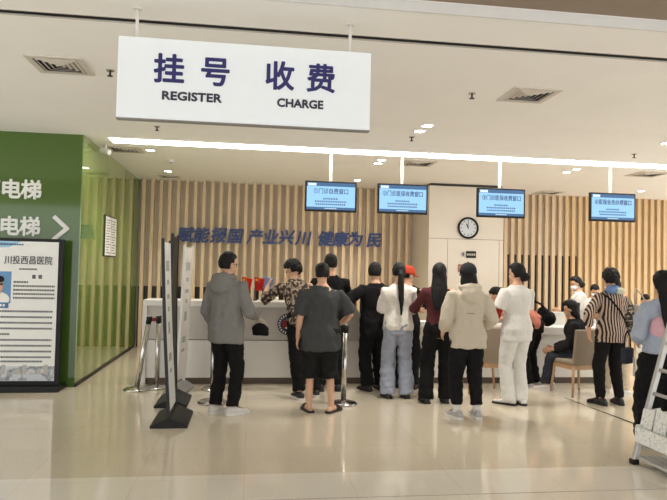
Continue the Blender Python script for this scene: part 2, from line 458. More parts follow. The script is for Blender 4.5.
def sprinkler(x, y, label):
    t = thing('ceiling_sprinkler', label, 'sprinkler', (x, y, HC), group='ceiling sprinklers')
    bm = bmesh.new(); cyl(bm, (0, 0, 0), (0, 0, -.008), .035, 20); obj('plate', bm, M['chrome'], t)
    bm = bmesh.new(); cyl(bm, (0, 0, -.008), (0, 0, -.05), .009, 10); cyl(bm, (0, 0, -.05), (0, 0, -.054), .025, 16); obj('head', bm, M['black_metal'], t)
sprinkler(-1.26, 5.6, 'sprinkler beside the white sign near the square vent')
sprinkler(2.05, 5.61, 'sprinkler between the white sign and a square vent')
sprinkler(1.99, 7.6, 'sprinkler by the light strip near the middle downlights')
sprinkler(5.27, 7.95, 'sprinkler by the light strip above the fourth screen')
sprinkler(-1.17, 7.75, 'sprinkler below the white sign near the light strip')
t = thing('smoke_detector', 'small round smoke detector near the green wall', 'detector', (-1.3, 10.17, HC))
bm = bmesh.new(); cyl(bm, (0, 0, 0), (0, 0, -.02), .055, 20); cyl(bm, (0, 0, -.02), (0, 0, -.04), .04, 20, .03); obj('body', bm, M['white_trim'], t)
bm = bmesh.new(); cyl(bm, (0, 0, -.04), (0, 0, -.045), .022, 12); obj('sensor', bm, M['black'], t)
t = thing('security_camera', 'small white camera under the ceiling at the green wall corner', 'camera', (-2.08, 9.14, HC))
bm = bmesh.new(); cyl(bm, (0, 0, 0), (0, 0, -.07), .018, 12); obj('mount', bm, M['white_trim'], t)
bm = bmesh.new(); tube(bm, [(-.07, .04, -.07), (.06, -.04, -.11)], .038, 14); obj('body', bm, M['white_trim'], t)

# ------------------------------------------------------------------ hanging sign
t = thing('hanging_sign', 'large white hanging sign with navy registration and charge lettering', 'sign', (-.05, 4.17, 2.837))
obj('panel', B(-.845, .845, 0, .07, -.268, .272, bev=.008), M['sign'], t)
obj('edge_strip', B(-.845, .845, .004, .066, -.275, -.268), M['base_grey'], t)
for x in (-.735, .70):
    bm = bmesh.new(); cyl(bm, (x, .04, .272), (x, .04, .468), .011, 12); rd = obj('rod', bm, M['rod'], t, True)
    bm = bmesh.new(); cyl(bm, (x, .04, .468), (x, .04, .473), .03, 16); obj('rod_plate', bm, M['rod'], rd)
for ch, x in (('挂', -.514), ('号', -.212), ('收', .216), ('费', .499)):
    text('character', ch, .205, (x, -.002, .055), M['navy'], t, .004, .005)
text('lettering', 'REGISTER', .078, (-.363, -.002, -.112), M['ink'], t, .004, .0028, width=.384)
text('lettering', 'CHARGE', .078, (.36, -.002, -.116), M['ink'], t, .004, .0028, width=.310)

# ------------------------------------------------------------------ screens over the counter
tvs = [(1.135, 8.85, 2.66, '①门诊自费窗口', 'first hanging blue screen, above the man in the charcoal shirt'),
       (2.2, 8.85, 2.665, '②门诊医保收费窗口', 'second hanging blue screen, above the ponytailed woman in white'),
       (3.715, 8.85, 2.66, '③门诊医保收费窗口', 'third hanging blue screen, beside the wall clock'),
       (5.515, 8.85, 2.66, '④医保业务办理窗口', 'fourth hanging blue screen, before the golden slats')]
for x, y, z, s, lab in tvs:
    t = thing('hanging_screen', lab, 'screen', (x, y, z), 0, 'blue information screens over the counter')
    obj('casing', B(-.375, .375, -.01, .045, -.22, .22, bev=.006), M['black'], t)
    sc = obj('display', B(-.352, .352, -.012, -.01, -.192, .198), M['tv_screen'], t)
    obj('title_bar', B(-.352, .352, -.0135, -.012, .145, .198), M['tv_bar'], sc)
    obj('footer_bar', B(-.352, .352, -.0135, -.012, -.192, -.155), M['tv_bar'], sc)
    obj('logo', B(-.335, -.215, -.0145, -.0135, .15, .188, bev=.0004), M['tv_white'], sc)
    text('title_text', s, .085, (0, -.013, .07), M['tv_text'], sc, .002, .001, width=.60 if len(s) > 8 else .50)
    bm = bmesh.new()
    for i, (w, n) in enumerate(((.22, 6), (.46, 14), (.44, 15))):
        for j in range(n):
            a = -w/2+w*j/n; box(bm, a, a+w/n*.6, -.0135, -.012, -.035-.04*i-.011, -.035-.04*i+.011)
    obj('small_print', bm, M['tv_text'], sc)
    bm = bmesh.new()
    for j in range(6): box(bm, -.09+.03*j, -.07+.03*j, -.015, -.0135, -.18, -.168)
    obj('footer_mark', bm, M['tv_white'], sc)
    bm = bmesh.new(); cyl(bm, (0, .07, -.05), (0, .07, HC-z), .022, 14); obj('pole', bm, M['rod'], t, True)
    obj('bracket', B(-.06, .06, .045, .07, -.1, .1, bev=.003), M['black'], t)

# ------------------------------------------------------------------ counter
bm = bmesh.new()
box(bm, -1.42, 1.42, 8.64, 9.16, 1.06, 1.14, bev=.006)
t = thing('service_counter', 'high white service counter with a grey front panel, round emblem and sloping end', 'counter', (0, 8.66, 0))
dk = thing('service_desk', 'long low white service desk with chairs before it', 'desk', (0, 8.66, 0))
def shift(bm, dy=-8.66):
    for v in bm.verts: v.co.y += dy
    return bm
obj('high_top', shift(bm), M['white'], t)
obj('end_panel', B(-1.42, -1.36, -.02, .48, .0, 1.06, bev=.004), M['white'], t)
obj('grey_front', B(-1.36, 1.42, .012, .47, .61, 1.06), M['grey_panel'], t)
obj('white_front', B(-1.36, 1.42, .0, .47, .09, .60, bev=.004), M['white'], t)
obj('kick_board', B(-1.36, 1.70, .04, .47, 0, .09), M['kick'], t); obj('kick_board', B(1.70, 5.62, .04, .47, 0, .09), M['kick'], dk)
bm = bmesh.new()
pr = [(1.42, 0.6), (1.42, 1.14), (1.47, 1.12), (1.70, .80), (1.70, .60)]
lo = [bm.verts.new((x, -.02, z)) for x, z in pr]; hi = [bm.verts.new((x, .5, z)) for x, z in pr]
bm.faces.new(lo); bm.faces.new(hi)
for i in range(5): bm.faces.new((lo[i], lo[(i+1) % 5], hi[(i+1) % 5], hi[i]))
obj('sloping_cheek', bm, M['grey_panel'], t)
obj('desk_top', B(1.70, 5.62, -.04, .66, .72, .83, bev=.006), M['white'], dk)
obj('front_panel', B(1.70, 5.62, .0, .47, .09, .72, bev=.004), M['white'], dk); obj('white_front', B(1.42, 1.70, .0, .47, .09, .60, bev=.004), M['white'], t)
# round emblem on the front
e = obj('emblem', B(.0, .001, 0, .001, 0, .001), M['ink'], t)
bm = bmesh.new(); disc_y(bm, .55, .83, .012, .004, .15); e2 = e.data; bm.to_mesh(e2); bm.free()
bm = bmesh.new()
for i in range(22):
    xf = Matrix.Translation((.55, 0, .83)) @ Matrix.Rotation(i*2*PI/22, 4, 'Y'); box(bm, -.008, .008, .0025, .004, .108, .136, xf=xf)
obj('emblem_ring_marks', bm, M['paper'], e)
bm = bmesh.new(); disc_y(bm, .55, .83, .004, .002, .088); obj('emblem_disc', bm, M['navy'], e)
bm = bmesh.new(); ell(bm, (.50, .002, .83), (.032, .003, .06)); obj('emblem_mark', bm, M['red_belt'], e)
bm = bmesh.new(); ell(bm, (.58, .002, .84), (.02, .003, .045)); ell(bm, (.55, .002, .78), (.045, .003, .014)); obj('emblem_mark', bm, M['paper'], e)

# desk flags
def flag(x, y, z, lean, label, cloth, star=True, tall=.35):
    t = thing('desk_flag', label, 'flag', (x, y, z), 0, 'small flags standing on the counter')
    bm = bmesh.new(); cyl(bm, (0, 0, 0), (0, 0, .012), .03, 18); obj('base', bm, M['black'], t)
    top = Vector((lean, 0, tall)); bm = bmesh.new(); cyl(bm, (0, 0, .01), top, .004, 8); obj('staff', bm, M['chrome'], t)
    bm = bmesh.new(); nx, nz = 12, 12; g = []
    for j in range(nz+1):
        v = j/nz; row = []
        for i in range(nx+1):
            u = i/nx; w = .155*(1-.35*v)
            px = top.x*(1-.62*v)*1+u*w; pz = top.z-.008-.2*v-.035*u*(1-v)+.0*u
            py = .012*math.sin(u*8+v*2)*(.3+u)
            row.append(bm.verts.new((px, py, pz)))
        g.append(row)
    for j in range(nz):
        for i in range(nx): bm.faces.new((g[j][i], g[j][i+1], g[j+1][i+1], g[j+1][i]))
    bmesh.ops.solidify(bm, geom=bm.faces[:], thickness=.002)
    c = obj('cloth', bm, cloth, t, True)
    if star:
        bm = bmesh.new()
        def st(cx, cz, r):
            vs = [(cx+(r if k % 2 == 0 else r*.4)*math.sin(k*PI/5), cz+(r if k % 2 == 0 else r*.4)*math.cos(k*PI/5)) for k in range(10)]
            lo = [bm.verts.new((a, -.012, b)) for a, b in vs]; hi = [bm.verts.new((a, -.008, b)) for a, b in vs]
            bm.faces.new(lo); bm.faces.new(hi)
            for i in range(10): bm.faces.new((lo[i], lo[(i+1) % 10], hi[(i+1) % 10], hi[i]))
        bx, bz = top.x+.035, top.z-.055
        st(bx, bz, .022)
        for q in range(4): st(bx+.034, bz+.024-.017*q, .007)
        obj('stars', bm, M['yellow'], c)
flag(-.075, 8.9, 1.14, -.035, 'small red flag on the counter next to the man in the grey hoodie', M['red'])
flag(.085, 8.88, 1.14, -.02, 'small red flag on the counter beside the blue and white one', M['red'])
flag(.20, 8.95, 1.14, .0, 'small blue and white flag on the counter behind a red flag', M['blue_cloth'], False, .36)

# crumpled tissues
bm = bmesh.new()
for i in range(7):
    a = (random.uniform(-.1, .1), random.uniform(-.05, .05), .018+random.uniform(0, .02)); ell(bm, a, (.05, .04, .022+.01*random.random()))
me = remesh(bm, .008, 2, [(.012, 30, 30), (.006, 60, 60)], 3)
o = link('tissue_pile', me, M['paper'], None, True); o.location = (.28, 8.86, 1.143)
tag(o, 'crumpled white tissue paper on the counter in front of the small flags', 'tissue')

def simple(name, bm, m, label, cat, loc, rz=0, group=None, smooth=False):
    o = obj(name, bm, m, None, smooth); o.location = loc; o.rotation_euler = (0, 0, rz); return tag(o, label, cat, group)

# desk equipment
def monitor(x, y, z, rz, label, w=.46, h=.28):
    t = thing('desk_monitor', label, 'monitor', (x, y, z), rz, 'monitors on the low desk')
    obj('casing', B(-w/2, w/2, -.018, .018, .12, .12+h, bev=.006), M['black'], t)
    obj('screen', B(-w/2+.012, w/2-.012, .018, .020, .135, .11+h), M['tv_bar'], t)
    obj('foot', B(-.11, .11, -.08, .08, 0, .012, bev=.004), M['black'], t)
    obj('stem', B(-.03, .03, -.03, -.012, .012, .2, bev=.004), M['black'], t)
monitor(5.03, 9.2, .83, R(-14), 'black monitor on the low desk by the seated dark haired woman', .28, .22)
monitor(3.15, 9.2, .83, R(8), 'black monitor on the low desk behind the capped visitor')
t = thing('desk_microphone', 'small black microphone on the counter at the end of the high section', 'microphone', (1.36, 8.85, 1.14))
bm = bmesh.new(); cyl(bm, (0, 0, 0), (0, 0, .02), .04, 18); obj('base', bm, M['black'], t)
bm = bmesh.new(); tube(bm, [(0, 0, .02), (0, 0, .09), (.01, -.02, .12)], .006, 8); obj('stem', bm, M['black'], t)
bm = bmesh.new(); ell(bm, (.012, -.03, .14), (.025, .025, .035)); obj('head', bm, M['black'], t, True)
def paper_stack(x, y, z, w, d, h, rz, label, m=None):
    bm = bmesh.new(); n = max(2, int(h/.006))
    for i in range(n):
        xf = Matrix.Rotation(random.uniform(-.03, .03), 4, 'Z'); box(bm, -w/2, w/2, -d/2, d/2, i*h/n, (i+.85)*h/n, xf=xf)
    return simple('paper_stack', bm, m or M['paper'], label, 'papers', (x, y, z), rz, 'papers on the desk')
paper_stack(2.45, 8.75, .83, .24, .18, .06, .1, 'white paper stack on the low desk beside the woman in maroon')
paper_stack(4.32, 8.75, .83, .3, .21, .01, .3, 'white papers on the low desk before the seated dark haired woman')
paper_stack(4.75, 9.05, .83, .2, .06, .2, -.1, 'upright white document box on the low desk beside the monitor')
simple('red_booklet', B(-.07, .07, -.05, .05, 0, .09, bev=.01), M['red_belt'], 'red booklet on the low desk beside the white paper stack', 'booklet', (2.36, 8.92, .83), .3)
t = thing('card_reader', 'dark card reader on the low desk between the capped visitor and the nurse', 'card reader', (3.28, 8.74, .83), .2)
obj('body', B(-.14, .14, -.07, .07, 0, .05, bev=.01), M['black'], t)
obj('pad', B(-.1, .1, -.05, .05, .05, .06, bev=.003), M['navy'], t)
simple('dark_folder', B(-.12, .12, -.04, .04, 0, .02, bev=.004), M['black'], 'thin dark folder on the low desk beneath the black shoulder bag', 'folder', (4.45, 8.9, .84), .5)

# ------------------------------------------------------------------ chairs
def chair(x, y, rz, label):
    t = thing('visitor_chair', label, 'chair', (x, y, 0), rz, 'taupe chairs at the low desk')
    obj('seat', B(-.225, .225, -.22, .24, .41, .47, bev=.02), M['chair_cloth'], t, True)
    bm = bmesh.new(); xf = Matrix.Translation((0, -.2, .47)) @ Matrix.Rotation(R(7), 4, 'X')
    box(bm, -.215, .215, -.03, .025, -.03, .42, bev=.018, xf=xf); obj('backrest', bm, M['chair_cloth'], t, True)
    bm = bmesh.new()
    for a in ((-.2, .2, -.2, -.17), (-.2, .2, .17, .2)): box(bm, *a, .35, .41)
    for a in ((-.2, -.17, -.17, .17), (.17, .2, -.17, .17)): box(bm, *a, .35, .41)
    obj('seat_rail', bm, M['chair_wood'], t)
    for sx in (-1, 1):
        for sy in (-1, 1):
            bm = bmesh.new(); tube(bm, [(sx*.235, sy*.225, 0), (sx*.195, sy*.19, .41)], [.014, .021], 10); obj('leg', bm, M['chair_wood'], t, True)
chair(4.42, 7.92, R(10), 'taupe upholstered chair with wooden legs beneath the seated dark haired woman')
chair(3.16, 8.10, R(-6), 'empty taupe chair with wooden legs between the capped visitor and the nurse')

# ------------------------------------------------------------------ queue posts
def stanchion(x, y, lean, label, belt=None, rz=0):
    t = thing('queue_post', label, 'queue post', (x, y, 0), rz, 'chrome queue posts')
    bm = bmesh.new(); n = 32; prof = [(.0, 0), (.165, 0), (.17, .012), (.15, .026), (.05, .04), (.03, .05), (0, .05)]
    rows = [[bm.verts.new((max(r, .0005)*math.cos(2*PI*i/n), max(r, .0005)*math.sin(2*PI*i/n), z)) for i in range(n)] for r, z in prof]
    for a, b in zip(rows, rows[1:]):
        for i in range(n): bm.faces.new((a[i], a[(i+1) % n], b[(i+1) % n], b[i]))
    obj('base', bm, M['chrome'], t, True)
    tp = Vector((lean, 0, .86)); bm = bmesh.new(); tube(bm, [(0, 0, .04), tp], .032, 18); obj('post', bm, M['chrome'], t, True)
    bm = bmesh.new(); tube(bm, [tp, tp+Vector((lean*.1, 0, .085))], .036, 18); hd = obj('belt_head', bm, M['black'], t, True)
    bm = bmesh.new(); cyl(bm, tp+Vector((lean*.1, 0, .085)), tp+Vector((lean*.1, 0, .093)), .03, 18); obj('cap', bm, M['chrome'], hd)
    if belt:
        bm = bmesh.new(); box(bm, *belt, tp.z+.012, tp.z+.06); obj('belt', bm, M['red_belt'], t)
stanchion(-1.4, 8.28, .12, 'leaning chrome queue post nearest the green wall')
stanchion(-1.17, 8.41, 0, 'upright chrome queue post with a red belt at the counter end', (-.14, -.03, -.012, .012))
stanchion(1.15, 7.37, .01, 'chrome queue post beside the man in shorts')
stanchion(-.40, 7.5, 0, 'chrome queue post half hidden by the man in the grey hoodie')
stanchion(-.42, 8.3, 0, 'chrome queue post by the counter behind the man in the grey hoodie')

# ------------------------------------------------------------------ edge-on display stands
def wedge_stand(x, y, L, w, lean, h, label, basem, facem, rz=0):
    """poster panel standing along the viewing direction on a gabled base"""
    t = thing('poster_stand', label, 'poster stand', (x, y, 0), R(rz), 'poster stands beside the queue')
    bm = bmesh.new(); pr = [(-w/2, 0), (w/2, 0), (w/2, .025), (.02, .095), (-.02, .095), (-w/2, .025)]
    lo = [bm.verts.new((a, 0, b)) for a, b in pr]; hi = [bm.verts.new((a, L, b)) for a, b in pr]
    bm.faces.new(lo); bm.faces.new(hi)
    for i in range(6): bm.faces.new((lo[i], lo[(i+1) % 6], hi[(i+1) % 6], hi[i]))
    obj('base', bm, basem, t)
    def side(y0, y1, th, z0, z1, m, nm, par=t):
        bm = bmesh.new(); rows = []; N = 14
        for i in range(N+1):
            z = z0+(z1-z0)*i/N; u = z/h; cx = lean*(u**1.15)+.015*math.sin(u*PI)*(-1 if lean < 0 else 1)
            rows.append([bm.verts.new((cx+a, b, z)) for a, b in ((-th, y0), (th, y0), (th, y1), (-th, y1))])
        for a, b in zip(rows, rows[1:]):
            for i in range(4): bm.faces.new((a[i], a[(i+1) % 4], b[(i+1) % 4], b[i]))
        bm.faces.new(rows[0]); bm.faces.new(rows[-1]); return obj(nm, bm, m, par)
    fr = M['black_metal'] if facem is not M['white'] else M['white_trim']
    side(.03, .06, .015, .09, h, fr, 'frame_post'); side(L-.06, L-.03, .015, .09, h, fr, 'frame_post')
    p = side(.06, L-.06, .006, .14, h-.03, facem, 'poster')
    if facem is not M['black']:
        for z0, z1, a in ((h-.33, h-.22, .12), (h-.47, h-.42, .07), (h-.62, h-.57, .09), (h-.75, h-.70, .06), (.62, .7, .1), (.5, .54, .08), (h-.98, h-.86, .07)):
            side(L*.5-a, L*.5+a, .0068, z0, z1, M['stand_print'], 'print', p)
wedge_stand(-.755, 6.32, .66, .36, -.115, 1.88, 'nearest poster stand seen edge on, white poster on a black base', M['black'], M['poster'])
wedge_stand(-.85, 7.22, .62, .36, -.035, 1.98, 'black backed poster stand seen edge on, between two white ones', M['black'], M['black'])
wedge_stand(-.90, 8.0, .5, .28, .07, 1.88, 'white poster stand with a grey base nearest the counter', M['base_grey'], M['white'], -8)

# ------------------------------------------------------------------ big information poster stand
t = thing('information_poster', 'large black framed information poster with a doctor portrait before the green wall', 'poster', (-2.88, 8.3, 0))
def slab(x0, x1, z0, z1, d, m, nm, par=t): return obj(nm, B(x0, x1, d, d+.002, z0, z1), m, par)
obj('foot', B(-.46, .56, -.17, .17, 0, .06, bev=.01), M['black'], t)
obj('frame', B(-.41, .515, 0, .05, .06, 1.915, bev=.006), M['black'], t)
ps = slab(-.53, .455, .115, 1.875, -.002, M['poster'], 'poster_sheet')
bm = bmesh.new()
vs = [(-.53, 1.70), (-.53, 1.875), (-.08, 1.875), (-.25, 1.80), (-.4, 1.79)]
lo = [bm.verts.new((a, -.0021, b)) for a, b in vs]; hi = [bm.verts.new((a, -.004, b)) for a, b in vs]
bm.faces.new(lo); bm.faces.new(hi)
for i in range(5): bm.faces.new((lo[i], lo[(i+1) % 5], hi[(i+1) % 5], hi[i]))
obj('header_shape', bm, M['poster_blue'], ps)
text('header_title', '川投西昌医院', .115, (.03, -.004, 1.63), M['ink'], ps, .002, .001)
for w, z, x0, n in ((.36, 1.835, -.40, 10), (.26, 1.525, -.10, 14)):
    bm = bmesh.new()
    box(bm, x0, x0+w*(n-.3)/n, -.0026, -.002, z-.002, z+.002)
    for j in range(n): box(bm, x0+w*j/n, x0+w*(j+.7)/n, -.004, -.002, z-.011, z+.011)
    obj('print', bm, M['banner_blue'] if z > 1.7 else M['print'], ps)
bm = bmesh.new()
for j in range(2): box(bm, .09+.09*j, .14+.09*j, -.004, -.002, 1.405, 1.455)
obj('print', bm, M['print'], ps)
def lines(z0, dz, n, x0, x1, short=()):
    bm = bmesh.new()
    for i in range(n):
        e_ = x1 if i not in short else x0+(x1-x0)*.35
        x = x0
        while x < e_:
            w = random.uniform(.02, .034); box(bm, x, min(e_, x+w), -.004, -.002, z0-dz*i-.012, z0-dz*i+.012); x += w+.008
    box(bm, x0, x0+.002, -.0026, -.002, z0-dz*(n-1), z0)
    obj('print', bm, M['print'], ps)
lines(1.36, .05, 5, -.17, .42, (0,)); lines(.99, .072, 9, -.52, .40, (4,)); lines(.36, .06, 1, -.5, .28)
# portrait
pf = slab(-.53, -.205, 1.09, 1.49, -.004, M['photo_blue'], 'portrait', ps)
bm = bmesh.new(); ell(bm, (-.37, -.004, 1.14), (.15, .004, .09)); obj('portrait_coat', bm, M['paper'], pf)
bm = bmesh.new(); ell(bm, (-.37, -.006, 1.32), (.062, .004, .085)); ell(bm, (-.37, -.005, 1.22), (.03, .003, .04)); obj('portrait_face', bm, M['skin'], pf)
bm = bmesh.new(); ell(bm, (-.37, -.0075, 1.39), (.068, .004, .045)); obj('portrait_hair', bm, M['hair'], pf)
bm = bmesh.new(); box(bm, -.425, -.375, -.012, -.0105, 1.315, 1.345); box(bm, -.365, -.315, -.012, -.0105, 1.315, 1.345); obj('portrait_glasses', bm, M['glass_frame'], pf)
bm = bmesh.new(); box(bm, -.382, -.358, -.0095, -.008, 1.1, 1.2); obj('portrait_tie', bm, M['red_belt'], pf)
bm = bmesh.new(); box(bm, -.53, -.23, -.0085, -.006, 1.03, 1.10); lb = obj('name_ribbon', bm, M['banner_blue'], ps)
bm = bmesh.new()
for j in range(5): box(bm, -.49+.045*j, -.46+.045*j, -.0095, -.0085, 1.05, 1.08)
obj('print', bm, M['paper'], lb)
slab(-.53, .455, .117, .30, -.0035, M['scenery'], 'city_print', ps)
bm = bmesh.new()
for j in range(9): box(bm, -.5+.1*j, -.44+.1*j, -.005, -.0035, .2, .22+.05*((j*7) % 3))
obj('city_buildings', bm, M['grey_panel'], ps)

for o_ in [ps, *ps.children_recursive]:
    for v in o_.data.vertices: v.co.x = (v.co.x+.53)*.843-.375

# ------------------------------------------------------------------ leaflet rack on the right
t = thing('leaflet_rack', 'silver ladder shaped leaflet rack standing at the near right', 'rack', (3.3, 4.95, 0))
def rx(z): return .285*z
for y in (0, -.68):
    bm = bmesh.new(); xf = Matrix.Translation((0, y, .03)) @ Matrix.Rotation(math.atan(.285), 4, 'Y')
    box(bm, -.02, .02, -.022, .022, 0, 1.5, bev=.005, xf=xf); rl = obj('rail', bm, M['alu'], t)
    obj('rail_foot', B(-.03, .03, y-.03, y+.03, 0, .045, bev=.006), M['black'], rl)
    bm = bmesh.new(); tube(bm, [(.95, y, .02), (.45, y, 1.46)], .018, 10); lg = obj('rear_leg', bm, M['alu'], t)
    obj('leg_foot', B(.92, .98, y-.03, y+.03, 0, .045, bev=.006), M['black'], lg)
for z in (.6, .8, 1.03, 1.25, 1.46):
    bm = bmesh.new(); cyl(bm, (rx(z), 0, z), (rx(z), -.68, z), .016, 12); obj('rung', bm, M['alu'], t, True)
bm = bmesh.new(); box(bm, .02, .62, -.66, -.02, .05, .075, bev=.004); sh = obj('shelf', bm, M['alu'], t)
bm = bmesh.new()
for i in range(7): box(bm, .06+.08*i, .10+.08*i, -.65, -.03, .075, .079)
obj('shelf_slats', bm, M['grey_panel'], sh)
bm = bmesh.new()
box(bm, .0, .30, -.66, -.02, .20, .212); box(bm, -.01, .004, -.66, -.02, .20, .33, bev=.002)
box(bm, .0, .30, -.03, -.02, .20, .34); box(bm, .0, .30, -.66, -.65, .20, .34); box(bm, .29, .30, -.66, -.02, .20, .34)
obj('leaflet_bin', bm, M['leaf_print'], t)
for i, (x, y, z, a, b) in enumerate(((.03, -.08, .215, -3, 6), (.035, -.24, .215, 4, -4), (.03, -.42, .215, -5, 7), (.08, -.14, .215, 8, 3), (.085, -.32, .215, -6, -4), (.09, -.5, .215, 3, 5), (.15, -.1, .215, -9, -4), (.16, -.27, .215, 9, 6), (.16, -.45, .215, -4, 3))):
    h_ = .27+.025*(i % 3)
    bm = bmesh.new(); xf = Matrix.Translation((3.3+x, 4.95+y, z)) @ Matrix.Rotation(R(10+b), 4, 'Y') @ Matrix.Rotation(R(a*2), 4, 'X')
    box(bm, -.003, .003, -.075, .075, 0, h_, xf=xf)
    o = obj('leaflet', bm, M['leaf_print']); tag(o, 'white printed leaflet standing in the bin of the silver rack', 'leaflet', 'leaflets in the silver rack')

# floor cord
bm = bmesh.new()
pts = [(4.11, 7.64, .008), (4.13, 7.2, .008), (4.16, 6.7, .008), (4.18, 6.35, .008), (4.1, 6.1, .01), (3.95, 5.8, .012)]
pts = [(4.11, 7.64, .006), (4.13, 7.2, .006), (4.16, 6.7, .006), (4.18, 6.3, .006), (4.24, 6.05, .006), (4.28, 5.9, .006)]
tube(bm, pts, [.0025, .003, .004, .006, .02, .004], 8)
o = obj('floor_cord', bm, M['black'], None, True); tag(o, 'thin black cord lying on the floor behind the leaflet rack', 'cord')

# ------------------------------------------------------------------ people
def lerp(a, b, t): return a+(b-a)*t
def sstep(t): t = max(0, min(1, t)); return t*t*(3-2*t)
BODY = [(.79, .095, .085, 0), (.85, .150, .105, -.005), (.92, .168, .118, -.012), (1.0, .152, .108, -.005), (1.09, .136, .096, 0), (1.18, .146, .102, .003),
        (1.27, .160, .110, .004), (1.33, .166, .102, 0), (1.375, .148, .086, -.006), (1.41, .112, .072, -.008), (1.44, .078, .062, -.008), (1.47, .06, .056, -.006)]
def body_at(z):
    for a, b in zip(BODY, BODY[1:]):
        if a[0] <= z <= b[0]:
            t = (z-a[0])/(b[0]-a[0]); return [lerp(a[i], b[i], t) for i in (1, 2, 3)]
    return list(BODY[0][1:]) if z < BODY[0][0] else list(BODY[-1][1:])

